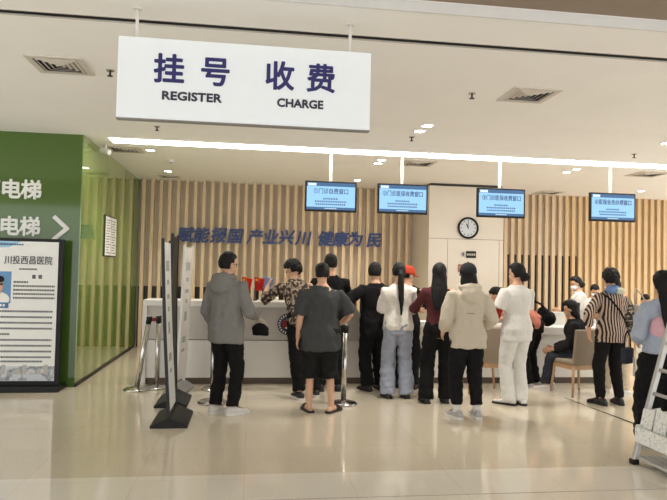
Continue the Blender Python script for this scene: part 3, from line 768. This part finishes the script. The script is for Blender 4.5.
class P:
    """builds one person, in metres at 1.70 m reference height, facing +Y, then scaled"""
    def __init__(s, name_label, x, y, yaw, h=1.7, girth=1., sw=.185, lean=0., side=0., head=(0, 0), sit=False, L='hang', Rr='hang',
                 feet=((-.11, 0), (.11, .02)), toe=(-8, 8), seed=0, hipw=1., z=0.):
        s.k = h/1.7; s.g = girth; s.lean = R(lean); s.side = R(side); s.hd = head; s.seed = seed; s.hw = hipw
        s.t = thing('person', name_label, 'person', (x, y, z), R(yaw))
        s.dz = -.40 if sit else 0.; s.sit = sit
        s.piv = Vector((0, 0, .88))
        s.hc = Vector((0, .012, 1.585))
        s.sh = [s.bend(Vector((q*sw, -.005, 1.352))) for q in (-1, 1)]
        s.arms = []
        for i, a in enumerate((L, Rr)):
            q = -1 if i == 0 else 1
            S = s.sh[i]; hint = Vector((q*.28, -1, -.2))
            if a == 'hang': W = S+Vector((q*.06, .05, -.515))
            elif a == 'relax': W = S+Vector((q*.05, .14, -.47)); 
            elif a == 'bent': W = S+Vector((-q*.06, .33, -.27)); hint = Vector((q*.35, -.7, -.8))
            elif a == 'high': W = S+Vector((-q*.10, .30, -.14)); hint = Vector((q*.8, -.3, -.8))
            else: W = S+Vector(a[:3]) if len(a) == 3 else S+Vector(a[:3]); hint = Vector(a[3:]) if len(a) > 3 else hint
            s.arms.append(s.ik(S, W, .285, .25, hint))
        s.legs = []
        for i, (fx, fy) in enumerate(feet):
            q = -1 if i == 0 else 1
            hip = Vector((q*.088*s.hw, -.005, .875+s.dz))
            an = Vector((fx, fy, .085))
            kn, an = s.ik(hip, an, .405, .40, Vector((q*.1, 1, 0)) if not sit else Vector((q*.15, 1, .7)))
            s.legs.append((hip, kn, an, R(toe[i])))
    @staticmethod
    def ik(S, W, a, b, hint):
        d = W-S; l = min(d.length, (a+b)*.9985); n = d.normalized(); W = S+n*l
        c = (a*a-b*b+l*l)/(2*l); hgt = math.sqrt(max(0, a*a-c*c))
        p = (hint-n*hint.dot(n)); p = p.normalized() if p.length > 1e-6 else Vector((0, -1, 0))
        return S+n*c+p*hgt, W
    def bend(s, v):
        v = v.copy(); t = sstep((v.z-.84)/.42)
        if s.lean or s.side:
            m = Matrix.Rotation(-s.lean*t, 3, 'X') @ Matrix.Rotation(s.side*t, 3, 'Y')
            v = s.piv+m @ (v-s.piv)
        v.z += s.dz
        return v
    def headm(s):
        return Matrix.Translation(s.hc) @ Matrix.Rotation(R(s.hd[0]), 4, 'Z') @ Matrix.Rotation(R(-s.hd[1]), 4, 'X')
    def hv(s, vs):
        m = s.headm()
        for v in vs: v.co = s.bend(m @ v.co)
    def torso(s, bm, z0, z1, ease, n=24, flare=0., cut=None):
        zs = sorted({z0, z1, *[b[0] for b in BODY if z0 < b[0] < z1]}); rings = []
        for z in zs:
            rx_, ry_, oy = body_at(max(z, .88) if z < .88 and ease > .012 else z)
            gx = s.g if z < 1.36 else 1+(s.g-1)*.4
            e = ease*(1 if z < 1.4 else .6); f = flare*max(0, (1.1-z)/.3)
            hx = s.hw if z < 1.02 else 1
            rings.append((Vector((0, oy, z)), Vector((rx_*gx*hx+e+f, 0, 0)), Vector((0, ry_*(1+(s.g-1)*1.3)+e+f, 0))))
        for v in rings_mesh(bm, rings, n): v.co = s.bend(v.co)
    def body(s):
        bm = bmesh.new(); s.torso(bm, .79, 1.47, 0)
        for v in tube(bm, [(0, -.012, 1.40), (0, -.004, 1.47), (0, .006, 1.55)], [.062, .053, .052], 16): v.co = s.bend(v.co)
        vs = ell(bm, (0, -.008, .022), (.074, .092, .098)); vs += ell(bm, (0, .024, -.05), (.057, .066, .07))
        vs += ell(bm, (0, .088, -.022), (.012, .02, .026), 10); vs += ell(bm, (0, .083, -.108), (.026, .016, .018), 10)
        for q in (-1, 1):
            vs += ell(bm, (q*.075, -.004, -.01), (.01, .022, .034), 10); vs += ell(bm, (q*.032, .072, .022), (.022, .012, .008), 10)
        s.hv(vs)
        for i, (E_, W) in enumerate(s.arms):
            q = -1 if i == 0 else 1; S = s.sh[i]
            ell(bm, S, (.05, .05, .05))
            tube(bm, [S+Vector((-q*.05, 0, .01)), S, lerp(S, E_, .45), E_, lerp(E_, W, .35), W], [.046, .05, .045, .037, .039, .026], 14, True)
            s.hand(bm, E_, W, q)
        for i, (H_, K_, A_, toe) in enumerate(s.legs):
            tube(bm, [H_+Vector((0, 0, .03)), lerp(H_, K_, .3), K_, lerp(K_, A_, .3)+Vector((0, -.012, 0)), A_], [.084*s.hw, .072, .047, .047, .034], 16, True)
            f_ = Matrix.Rotation(toe, 3, 'Z') @ Vector((0, 1, 0)); g_ = Vector((A_.x, A_.y, 0))
            tube(bm, [g_-f_*.05+Vector((0, 0, .035)), g_+f_*.04+Vector((0, 0, .045)), g_+f_*.13+Vector((0, 0, .03)), g_+f_*.17+Vector((0, 0, .025))], [.033, .04, .036, .022], 12, True)
        s.scale(bm)
        link('body', remesh(bm, .009, 3), M['skin'], s.t, True)
        for q in (-1, 1):
            bm = bmesh.new(); s.hv(ell(bm, (q*.031, .075, .004), (.013, .007, .007), 10)); s.scale(bm); obj('eye', bm, M['eye'], s.t, True)
        bm = bmesh.new(); s.hv(ell(bm, (0, .087, -.068), (.024, .008, .008), 10)); s.scale(bm); obj('lips', bm, M['lips'], s.t, True)
        return s
    def hand(s, bm, E_, W, q):
        d = (W-E_).normalized(); nrm = Vector((-q, 0, 0)); nrm = (nrm-d*nrm.dot(d))
        nrm = nrm.normalized() if nrm.length > .1 else Vector((0, 0, -1)); lat = d.cross(nrm).normalized()
        if lat.dot(Vector((0, 1, .3))) < 0: lat = -lat           # thumb side looks forward / up
        rings = [(W-d*.01, lat*.026, nrm*.022), (W+d*.03, lat*.036, nrm*.016), (W+d*.075, lat*.040, nrm*.014), (W+d*.092, lat*.036, nrm*.011)]
        rings_mesh(bm, rings, 12)
        for j, ln in enumerate((.068, .076, .07, .054)):
            o = lat*(.03-.02*j); b = W+d*.08+o
            p1 = b+d*ln*.5+nrm*.006; p2 = p1+d*ln*.36+nrm*.02
            tube(bm, [b, p1, p2], [.0095, .009, .0075], 8, True)
        b = W+d*.02+lat*.026; p1 = b+lat*.03+d*.028+nrm*.008; tube(bm, [b, p1, p1+d*.032+nrm*.008], [.012, .0105, .0085], 8, True)
    def scale(s, bm):
        for v in bm.verts: v.co *= s.k
    def sleeve(s, bm, i, frac, r0, r1, ease):
        E_, W = s.arms[i]; S = s.sh[i]; q = -1 if i == 0 else 1
        pts = [S+Vector((-q*.07, 0, .0)), S]; rr = [.054+ease, .062+ease]
        if frac <= 1: pts += [lerp(S, E_, frac*.5), lerp(S, E_, frac)]; rr += [lerp(r0, r1, .5), r1]
        else: pts += [lerp(S, E_, .5), E_, lerp(E_, W, (frac-1)*.5), lerp(E_, W, frac-1)]; rr += [r0, lerp(r0, r1, .4), lerp(r0, r1, .7), r1]
        tube(bm, pts, rr, 16)
    def top(s, name, m, hem=.82, ease=.018, frac=.75, r0=.07, r1=.065, flare=0., collar=1.445, hood=False, wr=1., extra=None, voxel=.0105):
        bm = bmesh.new(); s.torso(bm, hem, collar, ease, flare=flare)
        for i in (0, 1):
            s.sleeve(bm, i, frac, r0, r1, ease*.4)
        if collar > 1.45:
            for v in tube(bm, [(0, -.01, 1.42), (0, -.002, collar)], [.08, .066], 18): v.co = s.bend(v.co)
        if hood:
            vs = ell(bm, (0, -.125, 1.375), (.125, .085, .11)); vs += ell(bm, (0, -.10, 1.455), (.12, .085, .05))
            vs += ell(bm, (-.08, -.03, 1.455), (.045, .085, .035)); vs += ell(bm, (.08, -.03, 1.455), (.045, .085, .035))
            for v in vs: v.co = s.bend(v.co)
        s.scale(bm)
        me = remesh(bm, voxel, 5, [(.016*wr, 7, 5), (.012*wr, 15, 9), (.004*wr, 40, 30)], s.seed)
        return link(name, me, m, s.t, True)
    def legs_cloth(s, name, m, hem=.07, thigh=.098, knee=.075, ankle=.066, waist=1.0, wr=1.):
        bm = bmesh.new(); s.torso(bm, .80, waist, .020)
        for (H_, K_, A_, toe) in s.legs:
            pts = [H_+Vector((0, 0, .02)), lerp(H_, K_, .35), K_]; rr = [thigh*s.hw, lerp(thigh, knee, .35), knee]
            if s.sit:
                pts[0] = H_+Vector((0, -.02, .0))
            if hem < .4:
                low = A_.lerp(K_, (hem-.085)/max(.05, K_.z-.085)); pts += [lerp(K_, low, .5), low]; rr += [lerp(knee, ankle, .5), ankle]
            else:
                pts[-1] = H_.lerp(K_, (H_.z-hem)/(H_.z-K_.z)); pts[1] = lerp(H_, pts[-1], .4); rr[2] = ankle
            tube(bm, pts, rr, 18)
        s.scale(bm)
        me = remesh(bm, .0105, 4, [(.012*wr, 8, 7), (.011*wr, 13, 20), (.003*wr, 40, 40)], s.seed+5)
        return link(name, me, m, s.t, True)
    def shoes(s, m, sole, sandal=False):
        for (H_, K_, A_, toe) in s.legs:
            mx = Matrix.Translation((A_.x, A_.y, 0)) @ Matrix.Rotation(toe, 4, 'Z'); bm = bmesh.new()
            if not sandal:
                rings = []
                for y, w, h_ in ((-.085, .028, .055), (-.06, .040, .085), (0, .043, .095), (.05, .046, .078), (.11, .050, .055), (.165, .044, .042), (.195, .024, .03)):
                    rings.append((Vector((0, y, .018+h_/2-.01)), Vector((w, 0, 0)), Vector((0, 0, h_/2))))
                rings_mesh(bm, rings, 14)
            else:
                for y0, y1 in ((.06, .09), (.105, .125)):
                    rings_mesh(bm, [(Vector((0, y0, .045)), Vector((.049, 0, 0)), Vector((0, 0, .038))), (Vector((0, y1, .04)), Vector((.049, 0, 0)), Vector((0, 0, .036)))], 14)
            for v in bm.verts: v.co = mx @ v.co
            s.scale(bm)
            so = obj('shoe' if not sandal else 'sandal', bm, m, s.t, True)
            if not sandal:
                bm = bmesh.new()
                for q_ in range(3): ell(bm, (0, .04+.028*q_, .088-.012*q_), (.036, .008, .010), 10)
                for v in bm.verts: v.co = mx @ v.co
                s.scale(bm); obj('laces', bm, M['ink'] if m in (M['shoe_white'], M['shoe_silver']) else M['black'], so, True)
            bm = bmesh.new(); rows = []
            pr = [(-.09, .022), (-.07, .04), (0, .043), (.06, .049), (.12, .054), (.17, .048), (.2, .028)]
            out = [(-w, y) for y, w in pr]+[(w, y) for y, w in reversed(pr)]
            lo = [bm.verts.new((a, b, .001)) for a, b in out]; hi = [bm.verts.new((a, b, .026)) for a, b in out]
            bm.faces.new(lo); bm.faces.new(hi)
            for i in range(len(out)): j = (i+1) % len(out); bm.faces.new((lo[i], lo[j], hi[j], hi[i]))
            for v in bm.verts: v.co = mx @ v.co
            s.scale(bm); obj('sole', bm, sole, so)
        return s
    def hair(s, style, m=None, th=.014, amp=1., side=1, length=.4):
        bm = bmesh.new(); vs = []
        sp = ell(bm, (0, 0, 0), (1, 1, 1), 28)
        curly = style == 'curly'; longh = style in ('long', 'ponytail', 'bun', 'bob')
        for v in sp:
            d = v.co.normalized(); r = 1.0
            face = sstep((d.y-.30)/.25)*sstep((.52-d.z)/.2)
            low = sstep((-.62-d.z+.35*max(0, d.y+.1))/.2) if not longh else sstep((-.62-d.z)/.2)
            earz = sstep((.05-d.z)/.2)*sstep((d.y+.12)/.2)*(1 if not longh else sstep((d.y-.05)/.2))
            hid = max(face, low, earz)
            t = th*(1-hid)-.02*hid
            if style == 'short': t += .006*sstep((d.z-.3)/.4)*(1-hid)
            v.co = Vector((d.x*(.075+t), d.y*(.094+t), d.z*(.100+t)))+Vector((0, -.008, .024))
        vs += sp
        if style == 'long':
            rings = []
            for z, y, rx_, ry_ in ((.04, -.035, .078, .065), (-.04, -.045, .088, .062), (-.12, -.062, .094, .052), (-.2, -.088, .102, .042), (-.2-length*.4, -.108, .098, .034), (-.2-length*.8, -.118, .078, .028), (-.2-length, -.118, .04, .016)):
                rings.append((Vector((0, y, z)), Vector((rx_, 0, 0)), Vector((0, ry_, 0))))
            vs += rings_mesh(bm, rings, 18)
        if style == 'bob':
            rings = []
            for z, y, rx_, ry_ in ((.05, -.03, .078, .068), (-.03, -.034, .092, .068), (-.09, -.04, .1, .062), (-.14, -.05, .088, .05), (-.16, -.055, .06, .03)):
                rings.append((Vector((0, y, z)), Vector((rx_, 0, 0)), Vector((0, ry_, 0))))
            vs += rings_mesh(bm, rings, 18)
        if style == 'ponytail':
            vs += ell(bm, (0, -.112, .0), (.03, .028, .03), 12)
            vs += tube(bm, [(0, -.105, .01), (0, -.15, -.03), (0, -.152, -.15), (.005, -.158, -.15-length*.5), (.008, -.155, -.15-length)], [.022, .034, .040, .034, .012], 14, True)
        if style == 'bun':
            vs += ell(bm, (side*.035, -.11, -.045), (.055, .045, .048), 16); vs += ell(bm, (side*.02, -.085, -.06), (.06, .04, .045), 16)
        m4 = s.headm()
        for v in vs: v.co = s.bend(m4 @ v.co)
        s.scale(bm)
        w_ = [(.012, 28, 28), (.008, 60, 60)] if curly else [(.005*amp, 30, 12), (.003*amp, 80, 25)]
        return link('hair', remesh(bm, .0075, 2, w_, s.seed+9), m or M['hair'], s.t, True)
    def cap(s, m, turn=0):
        bm = bmesh.new(); rings = []
        for z, k in ((.015, 1.0), (.05, 1.0), (.085, .93), (.115, .74), (.135, .45), (.142, .15)):
            rings.append((Vector((0, -.008, z)), Vector((.094*k, 0, 0)), Vector((0, .112*k, 0))))
        vs = rings_mesh(bm, rings, 24); vs += ell(bm, (0, -.008, .146), (.01, .01, .006), 8)
        s.hv(vs); s.scale(bm); c = obj('cap', bm, m, s.t, True)
        bm = bmesh.new(); vs = ell(bm, (0, .1, .02), (.076, .085, .008), 18)
        for v in vs: v.co.z -= 1.3*v.co.x**2+.12*max(0, v.co.y-.1)
        s.hv(vs); s.scale(bm); obj('brim', bm, m, c, True); return c
    def glasses(s):
        bm = bmesh.new(); vs = []
        for q in (-1, 1):
            pts = [Vector((q*.033+.024*math.cos(a*PI/6), .092, .004+.017*math.sin(a*PI/6))) for a in range(13)]
            vs += tube(bm, pts, .0025, 6); vs += tube(bm, [(q*.057, .09, .008), (q*.08, .04, .008), (q*.08, -.01, .002)], .0025, 6)
        vs += tube(bm, [(-.01, .093, .006), (.01, .093, .006)], .0025, 6)
        s.hv(vs); s.scale(bm); obj('spectacles', bm, M['glass_frame'], s.t)
    def mask(s):
        bm = bmesh.new(); vs = ell(bm, (0, .04, -.058), (.062, .072, .05), 18)
        for q in (-1, 1): vs += tube(bm, [(q*.055, .06, -.04), (q*.078, .0, -.005)], .003, 6)
        s.hv(vs); s.scale(bm); obj('face_mask', bm, M['mask'], s.t, True)

F = {k: fabric('cloth '+k, c) for k, c in dict(hoodie=(124, 122, 118), charcoal=(66, 67, 66), maroon=(84, 44, 46), khaki=(194, 183, 164), nurse=(220, 217, 210), white_tee=(224, 218, 208),
     jeans=(158, 163, 176), coral=(196, 124, 106), navy_dark=(52, 54, 62), beige=(196, 182, 160), denim=(164, 172, 186), pink=(214, 168, 176), red=(150, 44, 40), grey=(168, 160, 150), cap_dark=(48, 48, 50), shorts=(30, 29, 28), soft_black=(36, 35, 36), cap_red=(196, 74, 50), scarf=(108, 134, 172), scarf_light=(206, 204, 180)).items()}
F['stripe'] = striped('striped blouse', (50, 42, 40), (196, 172, 154), 9.2)
F['floral'] = floral('dark floral cloth', [(56, 52, 50), (92, 86, 78), (178, 166, 146), (70, 64, 60)], 26)
F['floral_light'] = floral('checked shirt cloth', [(64, 56, 52), (150, 130, 110), (190, 176, 156), (80, 70, 64)], 24)

p = P('man in a grey hooded jacket and black trousers by the edge-on poster stands', -.24, 6.93, -32, 1.75, 1.04, head=(-24, 4), L='relax', Rr=(.03, .27, -.33, .4, -.9, -.3), feet=((-.10, -.02), (.11, .0)), toe=(-8, -24), seed=1)
p.body(); p.top('hooded_jacket', F['hoodie'], .76, .032, 1.82, .072, .052, .006, 1.455, True, 1.0); p.legs_cloth('trousers', M['black_trouser'], .09, .102, .078, .066); p.shoes(M['shoe_white'], M['sole_white']); p.hair('short', th=.016); p.glasses()
hand_a = p.t.location+Matrix.Rotation(R(-32), 3, 'Z') @ (p.arms[1][1]*p.k)
t = thing('shoulder_bag', 'small dark bag held at the side of the man in the grey hooded jacket', 'bag', (hand_a.x+.045, hand_a.y+.03, hand_a.z-.17), R(-30))
bm = bmesh.new(); ell(bm, (0, 0, .03), (.11, .05, .07)); box(bm, -.09, .09, -.035, .035, -.04, .05); link('pouch', remesh(bm, .008, 5, [(.006, 20, 20)], 2), M['black_cloth'], t, True)
bm = bmesh.new(); tube(bm, [(-.09, 0, .05), (-.05, 0, .12), (.0, 0, .145), (.05, 0, .12), (.09, 0, .05)], .009, 8); obj('strap', bm, F['beige'], t, True)

p = P('dark haired man in a patterned shirt bent over the counter, hand at chin', .67, 7.90, 14, 1.78, 1.0, lean=26, side=-2, head=(38, 10), L=(-.10, .27, .0, -1, .5, -.9), Rr=(-.06, .32, -.2), feet=((-.08, -.22), (.16, -.1)), toe=(5, 0), seed=2)
p.body(); p.top('patterned_shirt', F['floral_light'], .82, .02, 1.5, .062, .05); p.legs_cloth('trousers', M['black_trouser'], .08, .105, .085, .078); p.shoes(M['shoe_black'], M['sole_white']); p.hair('curly', th=.036)

p = P('man in a charcoal T-shirt, black shorts and sandals beside a chrome queue post', .82, 7.0, 2, 1.66, 1.22, .205, head=(0, 10), L='hang', Rr=(.06, .24, -.36, .8, -.7, -.3), feet=((-.12, 0), (.13, -.06)), toe=(12, -42), seed=3)
p.body(); p.top('t_shirt', F['charcoal'], .71, .028, .86, .084, .088, .015, wr=1.2); p.legs_cloth('shorts', F['shorts'], .37, .12, .1, .115); p.shoes(M['shoe_black'], M['sole_dark'], True); p.hair('short', th=.012)

p = P('man in black seen just behind the man in the charcoal T-shirt', 1.07, 8.2, 0, 1.80, 1.02, head=(4, 0), L='high', Rr='high', feet=((-.1, 0), (.13, .0)), toe=(6, -10), seed=4)
p.body(); p.top('black_top', M['black_cloth'], .80, .022, .8, .07, .07); p.legs_cloth('trousers', M['black_trouser']); p.shoes(M['shoe_black'], M['sole_dark']); p.hair('short', th=.010)

p = P('man in a loose black T-shirt with one arm on the sloping counter end', 1.68, 8.2, 16, 1.69, 1.06, .195, head=(-34, 4), L=(-.17, .24, -.26, -1, -.4, -.3), Rr='bent', feet=((-.09, 0), (.12, .02)), toe=(10, -8), seed=5)
p.body(); p.top('black_t_shirt', M['black_cloth'], .74, .034, .9, .078, .08, wr=1.2); p.legs_cloth('trousers', M['black_trouser'], .07, .105, .09, .085); p.shoes(M['shoe_black'], M['sole_dark']); p.hair('short', th=.020)

p = P('woman with a long ponytail in a white T-shirt and pale blue jeans', 1.89, 7.72, 0, 1.70, .95, .165, head=(-4, 4), L='bent', Rr='bent', feet=((-.12, 0), (.12, .0)), toe=(4, -4), seed=6, hipw=1.02)
p.body(); p.top('white_t_shirt', F['white_tee'], .86, .034, .98, .082, .088, wr=1.2); p.legs_cloth('jeans', F['jeans'], .045, .1, .088, .1, wr=1.2); p.shoes(M['shoe_black'], M['sole_dark']); p.hair('ponytail', th=.013, length=.38)

p = P('person in a red cap and black T-shirt mostly hidden by the ponytailed woman', 2.17, 8.36, -32, 1.66, 1.0, head=(-36, 8), L='bent', Rr='bent', feet=((-.1, 0), (.12, .0)), seed=7)
p.body(); p.top('black_t_shirt', M['black_cloth'], .8, .026, .85, .072, .074); p.legs_cloth('trousers', M['black_trouser']); p.shoes(M['shoe_black'], M['sole_dark']); p.hair('short', th=.010); p.cap(F['cap_red'])

p = P('long haired woman in a maroon top and flared black trousers', 2.33, 7.42, -6, 1.70, .96, .17, head=(-10, 5), L=(-.02, .34, -.24, -.8, -.4, -.6), Rr='bent', feet=((-.15, -.02), (.1, .02)), toe=(8, -4), seed=8)
p.body(); p.top('maroon_top', F['maroon'], .88, .02, 1.7, .06, .05); p.legs_cloth('flared_trousers', M['black_trouser'], .05, .104, .088, .095); p.shoes(M['shoe_black'], M['sole_dark']); p.hair('long', th=.016, length=.26)

p = P('person in a dark cap and beige hooded jacket with silver sneakers', 2.41, 6.62, 0, 1.69, 1.0, .185, head=(-6, 6), L=(-.05, .16, -.42, -.35, -1, -.1), Rr=(.04, .2, -.38, .45, -1, -.1), feet=((-.11, 0), (.12, .0)), toe=(16, -2), seed=9)
p.body(); p.top('beige_jacket', F['khaki'], .78, .036, 1.6, .080, .062, .012, 1.455, True, .8); p.legs_cloth('trousers', M['black_trouser'], .145, .112, .086, .066); p.shoes(M['shoe_silver'], M['sole_white']); p.hair('bob', th=.012); p.cap(F['cap_dark'])
for (H_, K_, A_, toe) in p.legs:
    bm = bmesh.new(); tube(bm, [(A_.x, A_.y, .07), lerp(A_, K_, .2)], [.046, .046], 14); p.scale(bm); obj('sock', bm, F['nurse'], p.t, True)
bm = bmesh.new(); tube(bm, [(-.06, -.142, 1.17), (.03, -.142, 1.165)], .004, 6); p.scale(bm); obj('back_print', bm, M['print'], p.t)

p = P('nurse with a low bun in a white tunic, white trousers and white shoes', 3.27, 7.27, 14, 1.72, 1.03, .18, head=(24, 6), L=(.02, .26, -.30, -.55, -.8, -.3), Rr='bent', feet=((-.085, .02), (.075, -.02)), toe=(34, -14), seed=10, hipw=1.04)
p.body(); p.top('white_tunic', F['nurse'], .77, .022, .72, .072, .074, .010, wr=.55); p.legs_cloth('white_trousers', F['nurse'], .05, .106, .082, .080, wr=.6); p.shoes(M['shoe_white'], M['sole_dark']); p.hair('bun', th=.018, side=1)
bm = bmesh.new()
for i in (0, 1):
    E_, W = p.arms[i]; tube(bm, [lerp(p.sh[i], E_, .55), E_, lerp(E_, W, .6)], [.05, .047, .04], 14)
p.scale(bm); obj('red_undershirt', bm, F['red'], p.t, True)

p = P('person in a coral top and black trousers leaning over the desk behind the nurse', 4.00, 8.32, 40, 1.66, 1.0, lean=52, side=-4, head=(10, -14), L=(-.05, .36, -.16), Rr=(.0, .36, -.22), feet=((-.1, .02), (.12, .02)), seed=11)
p.body(); p.top('coral_top', F['coral'], .86, .022, 1.0, .066, .06); p.legs_cloth('trousers', M['black_trouser']); p.shoes(M['shoe_silver'], M['sole_white']); p.hair('short', th=.016)

p = P('seated dark haired woman in a black jacket and white shoes at the low desk', 4.55, 8.05, 60, 1.64, 1.06, .18, lean=10, head=(2, 8), sit=True, L=(.05, .30, -.36), Rr=(-.06, .30, -.36), feet=((-.14, .46), (.1, .42)), toe=(6, 0), seed=12)
p.body(); p.top('black_jacket', F['soft_black'], .80, .03, 1.85, .074, .056, wr=1.2); p.legs_cloth('trousers', F['navy_dark'], .10, .1, .078, .07); p.shoes(M['shoe_white'], M['sole_white']); p.hair('bob', th=.018)

p = P('woman in a striped blouse and slim black trousers with short curly hair', 4.49, 7.23, 3, 1.67, 1.0, .172, head=(-8, 8), L=(-.12, .02, -.44, -1, -.5, 0), Rr='bent', feet=((-.13, 0), (.13, .0)), toe=(14, -12), seed=13, hipw=1.05)
p.body(); p.top('striped_blouse', F['stripe'], .80, .026, 1.6, .070, .056, .012, wr=.7); p.legs_cloth('trousers', M['black_trouser'], .09, .1, .080, .058, wr=.6); p.shoes(M['shoe_black'], M['sole_dark']); p.hair('curly', th=.034)
bm = bmesh.new(); vs = ell(bm, (-.05, -.09, 1.45), (.10, .05, .05)); vs += ell(bm, (-.02, -.07, 1.485), (.09, .045, .035))
for v in vs: v.co = p.bend(v.co)
p.scale(bm); sc_ = link('scarf', remesh(bm, .009, 3, [(.008, 16, 16)], 4), F['scarf'], p.t, True)
bm = bmesh.new(); vs = ell(bm, (.055, -.1, 1.445), (.075, .045, .045))
for v in vs: v.co = p.bend(v.co)
p.scale(bm); link('scarf_lining', remesh(bm, .009, 3, [(.008, 16, 16)], 6), F['scarf_light'], sc_, True)
bm = bmesh.new(); pts = [(-.17, -.06, 1.42), (-.1, -.14, 1.34), (.02, -.158, 1.2), (.12, -.14, 1.05), (.2, -.04, .96)]
tube(bm, pts, .011, 8); p.scale(bm); obj('bag_strap', bm, M['black_cloth'], p.t, True)

p = P('person in a dark floral top and beige trousers behind the woman in the striped blouse', 4.93, 7.86, -38, 1.56, 1.02, .18, head=(20, 12), L='bent', Rr='relax', feet=((-.12, 0), (.12, .02)), toe=(-6, -26), seed=14)
p.body(); p.top('floral_top', F['floral'], .8, .03, 1.6, .078, .06); p.legs_cloth('beige_trousers', F['beige'], .08, .1, .08, .075); p.shoes(M['shoe_white'], M['sole_white']); p.hair('short', th=.018)
t = thing('tote_bag', 'grey beige tote bag hanging at the side of the person in the floral top', 'bag', (5.27, 7.7, .86), R(-20))
bm = bmesh.new(); rings_mesh(bm, [(Vector((0, 0, 0)), Vector((.16, 0, 0)), Vector((0, .05, 0))), (Vector((0, 0, .18)), Vector((.17, 0, 0)), Vector((0, .055, 0))), (Vector((-.02, 0, .36)), Vector((.12, 0, 0)), Vector((0, .02, 0)))], 20)
link('pouch', remesh(bm, .01, 3, [(.008, 14, 14)], 3), F['grey'], t, True)
bm = bmesh.new(); tube(bm, [(-.11, 0, .34), (-.12, .02, .5), (-.1, .05, .58), (-.03, .03, .5), (.04, 0, .34)], .01, 8); obj('handle', bm, F['grey'], t, True)

p = P('long haired woman in a denim jacket and dark trousers beside the silver leaflet rack', 3.90, 5.42, -12, 1.64, .96, .16, head=(12, 6), L=(.0, .20, -.36, -.5, -.8, -.3), Rr='bent', feet=((-.11, 0), (.12, .0)), toe=(8, -6), seed=15)
p.body(); p.top('denim_jacket', F['denim'], .92, .032, 1.5, .078, .058, wr=1.3); p.legs_cloth('wide_dark_trousers', M['black_trouser'], .09, .14, .14, .15, wr=1.3); p.shoes(M['shoe_black'], M['sole_white']); p.hair('long', th=.024, length=.36)
bm = bmesh.new(); vs = ell(bm, (-.04, -.085, 1.17), (.12, .07, .12), 20)
for v in vs: v.co = p.bend(v.co)
p.scale(bm); link('pink_back_panel', remesh(bm, .01, 3, [(.008, 14, 14)], 3), F['pink'], p.t, True)
t = thing('handbag', 'small dark handbag hanging from the arm of the woman in the denim jacket', 'bag', (3.72, 5.70, .74), R(30))
bm = bmesh.new(); box(bm, -.075, .075, -.035, .035, 0, .16, bev=.02); obj('pouch', bm, F['navy_dark'], t, True)
bm = bmesh.new(); tube(bm, [(-.06, 0, .15), (-.05, 0, .27), (0, 0, .32), (.05, 0, .27), (.06, 0, .15)], .008, 8); obj('handle', bm, M['black_cloth'], t, True)
obj('white_tag', B(.03, .07, -.05, -.036, -.12, .06, bev=.004), M['paper'], t)

# staff behind the desk
def staff(lab, x, y, yaw, h, head, style, seed, mask=True, top=None, L='bent', Rr='bent', lean=8, side=1):
    p = P(lab, x, y, yaw, h, 1.0, .175, lean=lean, head=head, L=L, Rr=Rr, seed=seed)
    p.body(); p.top('white_uniform' if top is None else 'uniform_top', top or F['nurse'], .8, .026, 1.6, .072, .055); p.legs_cloth('trousers', F['nurse']); p.shoes(M['shoe_white'], M['sole_white']); p.hair(style, th=.016, side=side, length=.1)
    if mask: p.mask()
staff('masked staff member in white with a dark bun behind the low desk monitor', 5.52, 9.72, 75, 1.58, (12, 8), 'bun', 16, side=-.5)
staff('dark haired staff member in white partly hidden by the woman in the striped blouse', 5.95, 10.1, 160, 1.44, (0, 18), 'short', 17)
staff('staff member behind the desk glimpsed between the capped visitor and the nurse', 4.08, 9.72, 165, 1.36, (10, 10), 'short', 18, False, F['denim'])
staff('dark haired staff member behind the desk end beside the denim jacketed woman', 6.62, 9.66, 150, 1.3, (20, 22), 'short', 19, False, F['beige'])

# bag of the leaning person
t = thing('shoulder_bag', 'black shoulder bag slung on the back of the person in the coral top', 'bag', (4.20, 8.36, 0.93), R(10))
bm = bmesh.new(); ell(bm, (.02, 0, .05), (.15, .09, .11)); ell(bm, (-.06, 0, .13), (.08, .06, .08)); link('pouch', remesh(bm, .009, 4, [(.014, 12, 12)], 5), M['black_cloth'], t, True)
bm = bmesh.new(); tube(bm, [(.02, .0, .16), (-.10, -.02, .25), (-.22, -.02, .30)], .016, 8); obj('strap', bm, M['black_cloth'], t, True)


# ------------------------------------------------------------------ light, world, camera
w = bpy.data.worlds.new('hall'); bpy.context.scene.world = w; w.use_nodes = True
w.node_tree.nodes['Background'].inputs['Color'].default_value = (.97, .985, 1, 1)
w.node_tree.nodes['Background'].inputs['Strength'].default_value = 1.75

sc = bpy.context.scene
cam = bpy.data.cameras.new('camera'); co = bpy.data.objects.new('camera', cam); C.objects.link(co)
yaw, pitch, roll, f = .1337, .0323, .0222, 618.77
fw = Vector((math.sin(yaw)*math.cos(pitch), math.cos(yaw)*math.cos(pitch), math.sin(pitch)))
rt = Vector((math.cos(yaw), -math.sin(yaw), 0)); up = rt.cross(fw)
r2 = rt*math.cos(roll)+up*math.sin(roll); u2 = up*math.cos(roll)-rt*math.sin(roll)
mw = Matrix((r2, u2, -fw)).transposed().to_4x4(); mw.translation = (0, 0, 1.6)
co.matrix_world = mw
cam.sensor_width = 36; cam.sensor_fit = 'HORIZONTAL'; cam.lens = f*36/667; cam.clip_start = .05
sc.camera = co
sc.view_settings.view_transform = 'Standard'; sc.view_settings.look = 'None'; sc.view_settings.gamma = 1
sc.view_settings.exposure = 0.36
